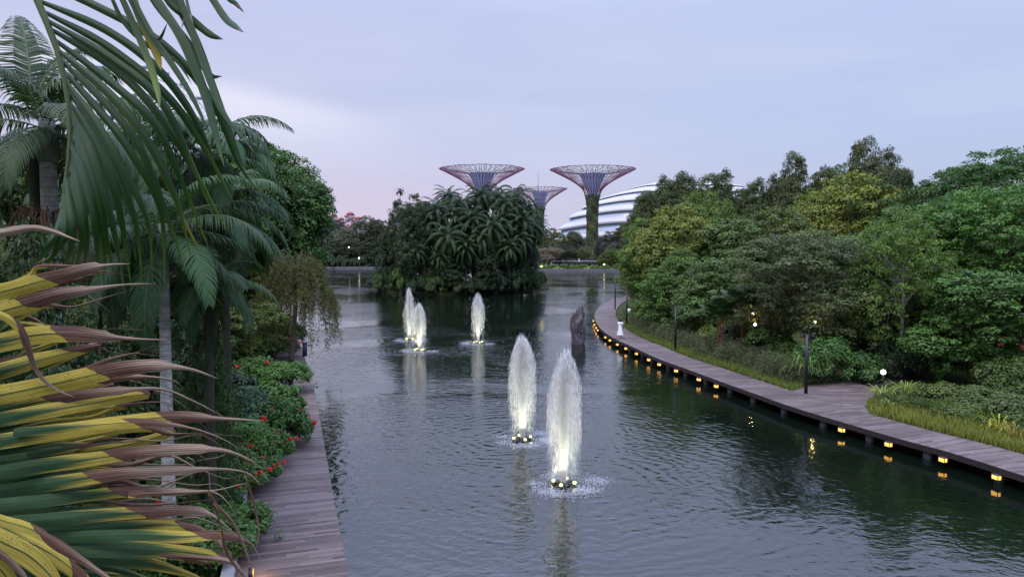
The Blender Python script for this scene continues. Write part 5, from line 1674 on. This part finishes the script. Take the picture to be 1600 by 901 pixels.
labf = ['largest and nearest lit fountain, in the centre foreground of the lake', 'tall lit fountain just behind and left of the nearest one', 'lower front fountain of the overlapping pair at the far left', 'taller back fountain of the overlapping pair at the far left', 'single far fountain right of the overlapping pair, in front of the island']
for i, (a_, b_, c_) in enumerate(FOUNT):
    fountain(a_, b_, c_, labf[i], 500 + i, [1.0, 1.0, .95, .98, 1.0][i], [190, 190, 170, 170, 170][i])

# ---------------------------------------------------------------- foreground palm leaves
def yellow_leaf_mat():
    t = NT('yellowing_palm_leaflet')
    uv = t.n('ShaderNodeUVMap', uv_map='UVMap').outputs[0]       # u metres along, v 0..1 across
    st = t.n('ShaderNodeUVMap', uv_map='State').outputs[0]       # distance past the green end, past the dry end
    s2 = t.n('ShaderNodeSeparateXYZ', {0: st}); s1 = t.n('ShaderNodeSeparateXYZ', {0: uv})
    v = s1.outputs[1]
    va = t.attr('v').outputs['Fac']
    cx = t.n('ShaderNodeCombineXYZ', {0: s1.outputs[0], 1: t.math('MULTIPLY', v, .05), 2: va}).outputs[0]
    cl = t.n('ShaderNodeCombineXYZ', {0: t.math('MULTIPLY', s1.outputs[0], 1.5), 1: t.math('MULTIPLY', v, 2.6), 2: t.math('MULTIPLY', va, 9)}).outputs[0]
    streaks = t.noise(cl, 5.5, 4, .6)
    big = t.noise(cx, 22, 4, .6)
    off = t.math('MULTIPLY', t.math('SUBTRACT', streaks, .5), .20)
    edge_v = t.math('ABSOLUTE', t.math('SUBTRACT', v, .5))
    g1 = t.smooth(t.math('ADD', t.math('ADD', s2.outputs[0], off), t.math('MULTIPLY', t.math('SUBTRACT', edge_v, .2), .22)), -.07, .05)
    off2 = t.math('MULTIPLY', t.math('SUBTRACT', big, .5), .035)
    lop = t.math('MULTIPLY', t.math('SUBTRACT', v, .5), .045)
    d1 = t.math('ADD', t.math('ADD', s2.outputs[1], off2), lop)
    dry = t.smooth(d1, -.0012, .0018)
    green = t.mix(streaks, (.008, .034, .014), (.026, .085, .032))
    yel = t.mix(t.smooth(streaks, .3, .7), (.31, .25, .03), (.48, .385, .075))
    c = t.mix(g1, green, yel)
    # fine parallel veins
    w = t.math('SINE', t.math('MULTIPLY', t.math('ADD', v, t.math('MULTIPLY', streaks, .05)), 85.0))
    c = t.mix(t.math('MULTIPLY', t.smooth(w, .2, 1.0), .22), c, (.16, .13, .03))
    # dark green midrib stripe
    mid = t.smooth(edge_v, .055, .02)
    c = t.mix(t.math('MULTIPLY', mid, .92), c, (.012, .045, .018))
    # black specks in the yellow part
    vs = t.n('ShaderNodeTexVoronoi', {'Vector': t.n('ShaderNodeCombineXYZ', {0: t.math('MULTIPLY', s1.outputs[0], 230), 1: t.math('MULTIPLY', v, 14), 2: va}).outputs[0], 'Scale': 1.0, 'Randomness': 1.0})
    spk = t.math('MULTIPLY', t.smooth(vs.outputs['Distance'], .32, .20), t.math('MULTIPLY', t.smooth(t.noise(cx, 30, 2), .50, .58), g1))
    c = t.mix(t.math('MULTIPLY', spk, .9), c, (.03, .02, .01))
    brown = t.mix(t.smooth(streaks, .35, .65), (.075, .034, .028), (.17, .09, .05))
    pale = t.mix(t.smooth(t.math('ADD', d1, off), .03, .17, 0, .85), brown, (.38, .29, .205))
    pw = t.math('SINE', t.math('MULTIPLY', t.math('ADD', v, t.math('MULTIPLY', streaks, .12)), 34.0))
    pale = t.mix(t.math('MULTIPLY', t.smooth(pw, -.1, .9), .75), pale, (.07, .038, .033))
    rim = t.smooth(t.math('ABSOLUTE', d1), .004, .0)
    c = t.mix(dry, c, pale)
    c = t.mix(t.math('MULTIPLY', rim, .7), c, (.05, .022, .012))
    nrm = t.bump(t.math('ADD', t.math('MULTIPLY', w, .25), streaks), .35, .004)
    b = t.bsdf(c, .55, .2, nrm)
    tr = t.n('ShaderNodeBsdfTranslucent', {'Color': c})
    return t.done(t.n('ShaderNodeMixShader', {0: .14, 1: b.outputs[0], 2: tr.outputs[0]}))
YLEAF = yellow_leaf_mat()
def green_leaf_mat():
    t = NT('green_palm_leaflet')
    uv = t.n('ShaderNodeUVMap', uv_map='UVMap').outputs[0]
    st = t.n('ShaderNodeUVMap', uv_map='State').outputs[0]
    s2 = t.n('ShaderNodeSeparateXYZ', {0: st}); s1 = t.n('ShaderNodeSeparateXYZ', {0: uv})
    v = s1.outputs[1]; va = t.attr('v').outputs['Fac']
    cl = t.n('ShaderNodeCombineXYZ', {0: t.math('MULTIPLY', s1.outputs[0], 1.2), 1: t.math('MULTIPLY', v, 2.0), 2: t.math('MULTIPLY', va, 9)}).outputs[0]
    n = t.noise(cl, 5, 4, .6)
    w = t.math('SINE', t.math('MULTIPLY', v, 75.0))
    c = t.mix(n, (.006, .026, .004), (.021, .066, .009))
    c = t.mix(t.math('MULTIPLY', t.smooth(w, .1, 1.0), .35), c, (.010, .03, .012))
    tip = t.smooth(t.math('ADD', s2.outputs[0], t.math('MULTIPLY', t.math('SUBTRACT', n, .5), .3)), -.10, .20)
    c = t.mix(t.math('MULTIPLY', tip, .8), c, (.13, .20, .025))
    old = t.smooth(va, .93, .95)
    c = t.mix(old, c, (.28, .24, .02))
    dry = t.smooth(s2.outputs[1], 0, .004)
    c = t.mix(dry, c, (.14, .09, .075))
    nrm = t.bump(t.math('ADD', t.math('MULTIPLY', w, .3), n), .3, .004)
    b = t.bsdf(c, .42, .22, nrm)
    tr = t.n('ShaderNodeBsdfTranslucent', {'Color': t.mix(.5, c, (.06, .16, .02))})
    return t.done(t.n('ShaderNodeMixShader', {0: .13, 1: b.outputs[0], 2: tr.outputs[0]}))
GLEAF = green_leaf_mat()

def leaflet(parent, pts, wpx, depth, mat, gend=None, dend=None, fold=.25, twist=0.0, wprof=None, seed=0, ddepth=0.0, n=40, wave=.0, v=None, curl=0.0):
    """pts: points of the midrib seen in the photograph, given real depths; width in the same units"""
    rng = np.random.default_rng(seed)
    P3 = []
    m = len(pts)
    for i, p in enumerate(pts):
        dd = p[2] if len(p) > 2 else depth + ddepth*i/(m-1)
        P3.append(np.array(Q(p[0], p[1], dd)))
    S = spline(P3, n)
    L = np.r_[0, np.cumsum(np.linalg.norm(np.diff(S, axis=0), axis=1))]
    T = norm(np.gradient(S, axis=0))
    view = norm(S - np.array([0, 0, CAMZ]))
    B = norm(np.cross(T, view))               # across, facing the viewer's side
    Nn = norm(np.cross(B, T))
    u = np.linspace(0, 1, n)
    if wprof is None: wprof = [(0, .85), (.3, 1), (.6, .9), (.8, .62), (.93, .3), (1, .03)]
    wp = np.interp(u, [a for a, _ in wprof], [b for _, b in wprof])
    W = wpx/F*depth*wp
    W = W*(1 + np.where(u > dend, .22, .03)*np.interp(u, np.linspace(0, 1, 24), rng.uniform(-1, 1, 24)))
    tw = twist*u**2 + .12*np.sin(u*5 + seed)
    cols = 7
    V = []; UV = []; ST = []
    # arc length where the midrib passes the given picture columns
    px = 800 + F*S[:, 0]/S[:, 1]
    py = np.array([450.5 - F*math.tan(0)*0 for _ in S])
    gl = gend; dl = dend
    for j in range(cols):
        a = (j/(cols-1) - .5)*2
        fo = fold*(abs(a)**1.15)*(1 + 2.2*np.clip((u - dend)*5, 0, 1))
        bb = B*np.cos(tw)[:, None] + Nn*np.sin(tw)[:, None]
        nn = -B*np.sin(tw)[:, None] + Nn*np.cos(tw)[:, None]
        cu = 1 + curl*u**3
        V.append(S + bb*(W*.5*a)[:, None] + nn*(W*.5*fo*cu)[:, None] + nn*(wave*W*np.sin(L*38 + a*2 + seed))[:, None])
        UV.append(np.stack([L, np.full(n, (a+1)/2)], 1))
        ST.append(np.stack([L - gl*L[-1], L - dl*L[-1]], 1))
    V = np.concatenate(V); UV = np.concatenate(UV); ST = np.concatenate(ST)
    i = np.arange(n-1)
    Fq = np.concatenate([np.stack([j*n + i, j*n + i + 1, (j+1)*n + i + 1, (j+1)*n + i], 1) for j in range(cols-1)])
    mb = MB(); mb.add(V, Fq, 0, rng.uniform(0, .9) if v is None else v, UV)
    me = mb.mesh('leaflet', mat, True)
    s_ = me.uv_layers.new(name='State')
    s_.data.foreach_set('uv', ST[Fq.ravel()].ravel().astype(np.float32))
    return link('leaflet', me, parent)
def uat(pts, x):           # fraction of the polyline's picture length at picture column x
    p = np.array([q[:2] for q in pts], float); d = np.r_[0, np.cumsum(np.hypot(*np.diff(p, axis=0).T))]
    if x is None: return 9.0
    X = p[:, 0]
    if x <= X[0]: return -.02
    return float(np.interp(x, X, d/d[-1])) if np.all(np.diff(X) > 0) else float(np.interp(x, np.maximum.accumulate(X) + np.arange(len(X))*1e-4, d/d[-1]))

t = empty('palm_frond', Q(-300, 700, 1.6), 0, 'close yellowing palm leaf with brown dried tips reaching in from the left edge', 'palm leaf')
YD = 1.5
# y at x=0 first; columns: points, width, green end x, dry start x, depth
Y_LEAVES = [
 ([(0,364),(60,357),(125,377)], 16, -300, -200, 1.62),
 ([(0,457),(60,441),(95,432),(135,421),(170,414),(203,412)], 30, -200, 92, 1.50),
 ([(0,487),(50,473),(85,462),(130,454),(190,445),(243,443)], 31, -40, 88, 1.47),
 ([(20,462),(85,450),(115,449),(145,466),(173,488)], 8, -200, -10, 1.56),
 ([(20,484),(50,497),(78,512)], 7, -200, -10, 1.60),
 ([(0,535),(50,524),(110,521),(150,525),(200,529),(262,531)], 36, -10, 124, 1.50),
 ([(0,566),(50,557),(100,549),(150,536),(190,533)], 15, -10, 30, 1.54),
 ([(0,580),(60,563),(125,547),(160,538)], 30, 10, 128, 1.48),
 ([(0,617),(80,601),(150,585),(200,575),(250,571),(300,577),(340,591)], 35, -30, 188, 1.45),
 ([(0,641),(60,628),(120,618),(175,611),(250,607),(300,625),(350,651)], 24, 0, 120, 1.50),
 ([(0,655),(70,642),(140,630),(200,619),(235,615)], 27, 20, 233, 1.485),
 ([(0,689),(90,675),(170,662),(240,653),(290,651),(345,654),(412,657)], 29, 25, 282, 1.46),
 ([(20,676),(120,666),(200,660),(250,661),(300,669),(340,682),(372,699)], 18, 35, 212, 1.43),
 ([(30,712),(110,700),(180,691),(260,690),(325,717)], 13, 60, 120, 1.51),
 ([(0,722),(80,713),(150,704),(220,690),(275,672)], 24, 45, 290, 1.52),
 ([(0,738),(70,727),(150,716),(220,706),(290,701),(350,703),(390,718),(408,731)], 28, 75, 205, 1.44),
 ([(0,768),(70,757),(140,746),(200,738),(270,735),(340,732),(385,738),(407,757)], 27, 95, 192, 1.46),
 ([(150,748),(230,748),(300,757),(345,759),(378,806)], 11, 0, 30, 1.50),
 ([(0,788),(70,781),(140,773),(215,767),(280,768),(335,766),(384,754)], 24, 130, 214, 1.45),
 ([(200,772),(300,768),(333,768),(355,784),(374,815)], 14, 0, 40, 1.44),
 ([(0,806),(70,802),(150,797),(235,793)], 24, 140, 400, 1.49),
 ([(0,818),(80,812),(160,804),(245,799),(300,797),(335,806),(370,836)], 26, 150, 243, 1.45),
 ([(0,836),(80,830),(160,824),(245,819),(290,822),(334,832)], 25, 165, 290, 1.47),
 ([(30,846),(110,839),(200,836),(290,838),(345,835),(385,845),(400,860),(415,888)], 22, 190, 308, 1.43),
 ([(20,862),(100,857),(190,858),(270,861),(330,868),(365,875)], 28, 200, 345, 1.46),
 ([(60,880),(140,872),(200,876),(260,887),(320,904)], 24, 170, 900, 1.50),
 ([(250,868),(330,872),(365,880),(380,898)], 10, 0, 10, 1.45),
 ([(0,668),(60,662),(110,655)], 34, 160, 900, 1.57),
 ([(0,706),(80,700),(150,692)], 34, 120, 900, 1.57),
 ([(0,752),(90,744),(190,733)], 34, 130, 900, 1.57),
 ([(0,779),(90,774),(190,762)], 30, 150, 900, 1.58),
 ([(0,826),(90,824),(200,818)], 34, 190, 900, 1.57),
 ([(0,850),(90,850),(220,850)], 34, 190, 900, 1.57),
 ([(0,874),(90,876),(220,876)], 38, 190, 900, 1.58),
 ([(0,896),(90,896),(200,898)], 38, 190, 900, 1.58),
]
def wlong(d):
    d = max(d, .06)
    return [(0, .9), (d*.5, 1), (d, .62), (d + (1-d)*.06, .42), (d + (1-d)*.22, .25), (d + (1-d)*.5, .15), (d + (1-d)*.8, .08), (1, .02)]
WP_LONG = [(0, .9), (.25, 1), (.48, .95), (.62, .72), (.76, .42), (.9, .24), (1, .03)]
for i, (pts, w, ge, de, dp) in enumerate(Y_LEAVES):
    p0, p1 = pts[0], pts[1]
    sl = (p1[1]-p0[1])/(p1[0]-p0[0])
    # carry the leaflet back to the rachis outside the frame
    full = [(-300, 620 + (p0[1]-620)*.9 - 0, 1.62)] if p0[0] <= 5 and w > 12 else []
    if full: full += [(-120, p0[1] - sl*120*.8 + 2, dp + .04)]
    m_ = len(pts)
    lst = full + [(x, y, dp + .02*math.sin(i*1.7 + k) + (.06*(k/m_)**2)) for k, (x, y) in enumerate(pts)]
    tot = uat(lst, None)
    leaflet(t, lst, w*.88, dp, YLEAF, uat(lst, ge + (95 if p0[1] > 640 else 60)), uat(lst, de), .22 + .1*((i*37) % 5)/5, 0.0, wlong(uat(lst, de)) if de < 400 and len(pts) > 4 else None, i + 1, n=46, wave=.03 if de < 400 else 0, curl=1.5)
for i, (pts, w, ge, de, dp) in enumerate(Y_LEAVES):
    if w < 20 or i > 26 or len(pts) < 4: continue
    rg_ = random.Random(i)
    dy = -rg_.uniform(7, 13)
    lst = [(x - 14*k*rg_.uniform(.2, 1), y + dy + k*rg_.uniform(-3, 1), dp + .09) for k, (x, y) in enumerate([(-120, pts[0][1])] + pts)]
    leaflet(t, lst, w*.34, dp, YLEAF, uat(lst, ge + 60), uat(lst, de*.65), .5, .5, wlong(uat(lst, de*.65)), 400 + i, n=36, wave=.03, curl=2)
    dy = rg_.uniform(8, 15)
    lst = [(x - 8*k*rg_.uniform(.2, 1), y + dy + k*rg_.uniform(-2, 3), dp + .07) for k, (x, y) in enumerate([(-120, pts[0][1])] + pts)]
    leaflet(t, lst, w*.48, dp, YLEAF, uat(lst, ge + 90), uat(lst, de*.8), .5, .4, wlong(uat(lst, de*.8)), 300 + i, n=40, wave=.03, curl=2)
# lower left diagonal leaflets
D_LEAVES = [
 ([(-60,790),(0,812),(52,828),(100,857),(140,882),(190,915)], 17, -200, 54, 1.30),
 ([(-80,800),(0,845),(45,868),(80,900),(100,930)], 34, -90, 400, 1.33),
 ([(-60,850),(-5,862),(25,885),(50,915)], 12, -200, -100, 1.29),
 ([(-70,800),(20,836),(75,862),(120,895),(150,930)], 26, 30, 108, 1.36),
 ([(-80,840),(-20,872),(10,900),(30,930)], 30, -60, 60, 1.34),
 ([(-60,790),(40,846),(110,888),(160,930)], 26, 60, 400, 1.38),
]
for i, (pts, w, ge, de, dp) in enumerate(D_LEAVES):
    leaflet(t, [(x, y, dp + .01*k) for k, (x, y) in enumerate(pts)], w, dp, YLEAF, uat(pts, ge), uat(pts, de), .3, 0, None, 60 + i, n=30)
# bleached dangling blades
for i, (pts, w) in enumerate([([(-60,470),(0,492),(30,512),(48,548),(62,580),(85,604),(116,620)], 13), ([(325,766),(338,790),(346,822),(352,850)], 5), ([(345,830),(358,866),(380,896),(392,908)], 6), ([(384,742),(398,790),(405,830),(399,862)], 4), ([(335,785),(366,820),(388,868),(397,905)], 5)]):
    o = leaflet(t, [(x, y, 1.40 + .01*k) for k, (x, y) in enumerate(pts)], w, 1.4, YLEAF, -.2, -.02 if i else .38, .5, 1.2, [(0, .8), (.3, 1), (.6, .7), (1, .05)], 80 + i, n=30)
mb = MB()
mb.tube([Q(-310, 1150, 1.5), Q(-305, 820, 1.6), Q(-300, 620, 1.65), Q(-290, 380, 1.6), Q(-270, 300, 1.5)], [.016, .014, .012, .009, .006], 8)
o = mb.obj('rachis', RACHIS); o.parent = t; o.matrix_parent_inverse = Matrix.Identity(4)
# children were built in world coordinates: bring them into the frond's own frame
def rebase(root):
    off = root.location.copy()
    for ch in [x for x in bpy.data.objects if x.parent == root]:
        ch.data.transform(Matrix.Translation(-off))
rebase(t)

t = empty('palm_frond', Q(80, 60, 2.6), 0, 'close dark green palm leaf hanging down across the upper left of the photo', 'palm leaf')
RP = [(30,-90),(46,-40),(58,0),(75,40),(90,80),(102,130),(108,170),(110,210),(107,250),(101,290),(96,335),(92,372)]
mb = MB(); mb.tube([Q(a, b, 2.6) for a, b in RP], np.linspace(.015, .004, len(RP)), 8); mb.obj('rachis', RACHIS, t)
A = [
 [(48,-34),(150,10),(255,70),(330,160),(372,250),(398,300)],
 [(58,0),(165,48),(250,112),(310,195),(352,300)],
 [(64,16),(170,75),(260,150),(318,235),(367,321)],
 [(70,30),(172,90),(250,160),(305,250),(338,345)],
 [(76,44),(175,106),(245,172),(300,262),(353,367)],
 [(82,60),(170,125),(240,190),(288,285),(322,389)],
 [(88,76),(165,140),(228,208),(277,310),(303,408)],
 [(93,92),(160,158),(216,228),(262,328),(300,436)],
 [(98,110),(156,172),(206,240),(246,334),(256,453)],
 [(102,126),(150,188),(192,258),(228,350),(238,440)],
 [(105,142),(148,200),(184,270),(212,356),(222,446)],
 [(107,158),(143,212),(176,286),(196,366),(204,452)],
 [(109,174),(140,228),(166,300),(184,372),(194,462)],
 [(110,190),(136,244),(158,314),(170,380),(180,452)],
 [(110,206),(131,260),(150,326),(160,390),(163,446)],
 [(110,222),(127,272),(143,334),(150,388),(150,440)],
 [(108,240),(122,290),(133,342),(138,392),(136,436)],
 [(106,256),(117,304),(126,350),(124,392),(118,432)],
 [(103,274),(110,318),(115,356),(110,396),(98,428)],
 [(101,292),(104,332),(102,366),(92,396),(70,424)],
 [(98,310),(97,344),(90,370),(76,396),(52,418)],
 [(96,330),(90,358),(78,380),(60,404),(38,418)],
]
for i, p in enumerate(A):
    w = 13.2 - .13*i
    jr = random.Random(i); p = [(x + jr.uniform(-3, 3)*k/2, y + jr.uniform(-6, 6)*k/3) for k, (x, y) in enumerate(p)]
    lst = [(x, y, 2.6 - .12*math.sin(PI*k/4) + .05*((i*7) % 3)/3) for k, (x, y) in enumerate(p)]
    leaflet(t, lst, w, 2.6, GLEAF, .80 if i > 1 else .95, 1.5 if i % 4 else .985, .62, .75 if i % 3 == 0 else (.35 if i % 3 == 1 else -.3), [(0, .45), (.15, .9), (.4, 1), (.65, .85), (.85, .45), (1, .03)], 120 + i, n=30)
    if i == 6:
        lst = [(x + 7 + 2*k, y + 8 + (k*9 if k < 4 else -20), 2.75 + .04*k) for k, (x, y) in enumerate(p)]
        leaflet(t, lst, w*.62, 2.75, GLEAF, .8, 1.5, .5, .3, [(0, .45), (.15, .9), (.4, 1), (.65, .85), (.85, .45), (1, .03)], 160 + i, n=24, v=.94 if i in (6,) else None)
rebase(t)

t = empty('palm_frond', Q(240, -60, 2.3), 0, 'green palm leaf entering from the top edge with long leaflets hanging against the sky', 'palm leaf')
mb = MB(); mb.tube([Q(130, -75, 2.5), Q(230, -62, 2.35), Q(330, -62, 2.25), Q(400, -80, 2.2)], [.014, .011, .007, .003], 8); mb.obj('rachis', RACHIS, t)
Bs = [
 ([(215,-60),(240,0),(290,62),(325,115),(347,120)], 15, 1.2, .93, None),
 ([(205,-62),(245,0),(285,62),(318,140),(335,200),(350,260)], 19, .95, 1.5, None),
 ([(235,-60),(275,5),(305,62),(330,130),(358,205),(384,270)], 17, 1.2, .97, None),
 ([(250,-60),(285,10),(308,70),(330,130),(352,180),(398,238)], 15, 1.2, .96, None),
 ([(240,-60),(262,0),(300,32),(328,54),(349,62)], 17, 1.2, .94, None),
 ([(290,-62),(330,-4),(352,28),(366,40),(381,51)], 15, 1.2, .9, None),
 ([(320,-62),(352,-8),(368,6),(381,20)], 10, 1.2, .8, None),
 ([(180,-66),(215,10),(245,60),(262,36)], 8, 1.2, 1.5, None),
 ([(195,-64),(212,10),(232,58),(246,90),(252,110)], 17, .2, 1.5, .96),
 ([(160,-68),(205,30),(232,95),(246,140),(250,170)], 14, .6, 1.5, None),
 ([(150,-70),(190,30),(240,78),(275,95),(300,132)], 9, 1.2, 1.5, None),
 ([(170,-68),(225,40),(262,90),(300,150),(330,215)], 13, 1.2, 1.5, None),
 ([(275,-62),(284,-5),(290,20),(283,46)], 6, 1.2, .8, None),
 ([(280,-62),(290,-8),(296,18),(302,38)], 6, 1.2, .8, None),
]
for i, (p, w, ge, de, v) in enumerate(Bs):
    lst = [(x, y, 2.35 - .05*k*(1 if i % 2 else .4)) for k, (x, y) in enumerate(p)]
    leaflet(t, lst, w*.76, 2.3, GLEAF, ge, de, .35, .5 if i % 2 else -.3, [(0, .4), (.2, .9), (.5, 1), (.75, .8), (.9, .4), (1, .03)], 220 + i, n=30, v=v)
rebase(t)
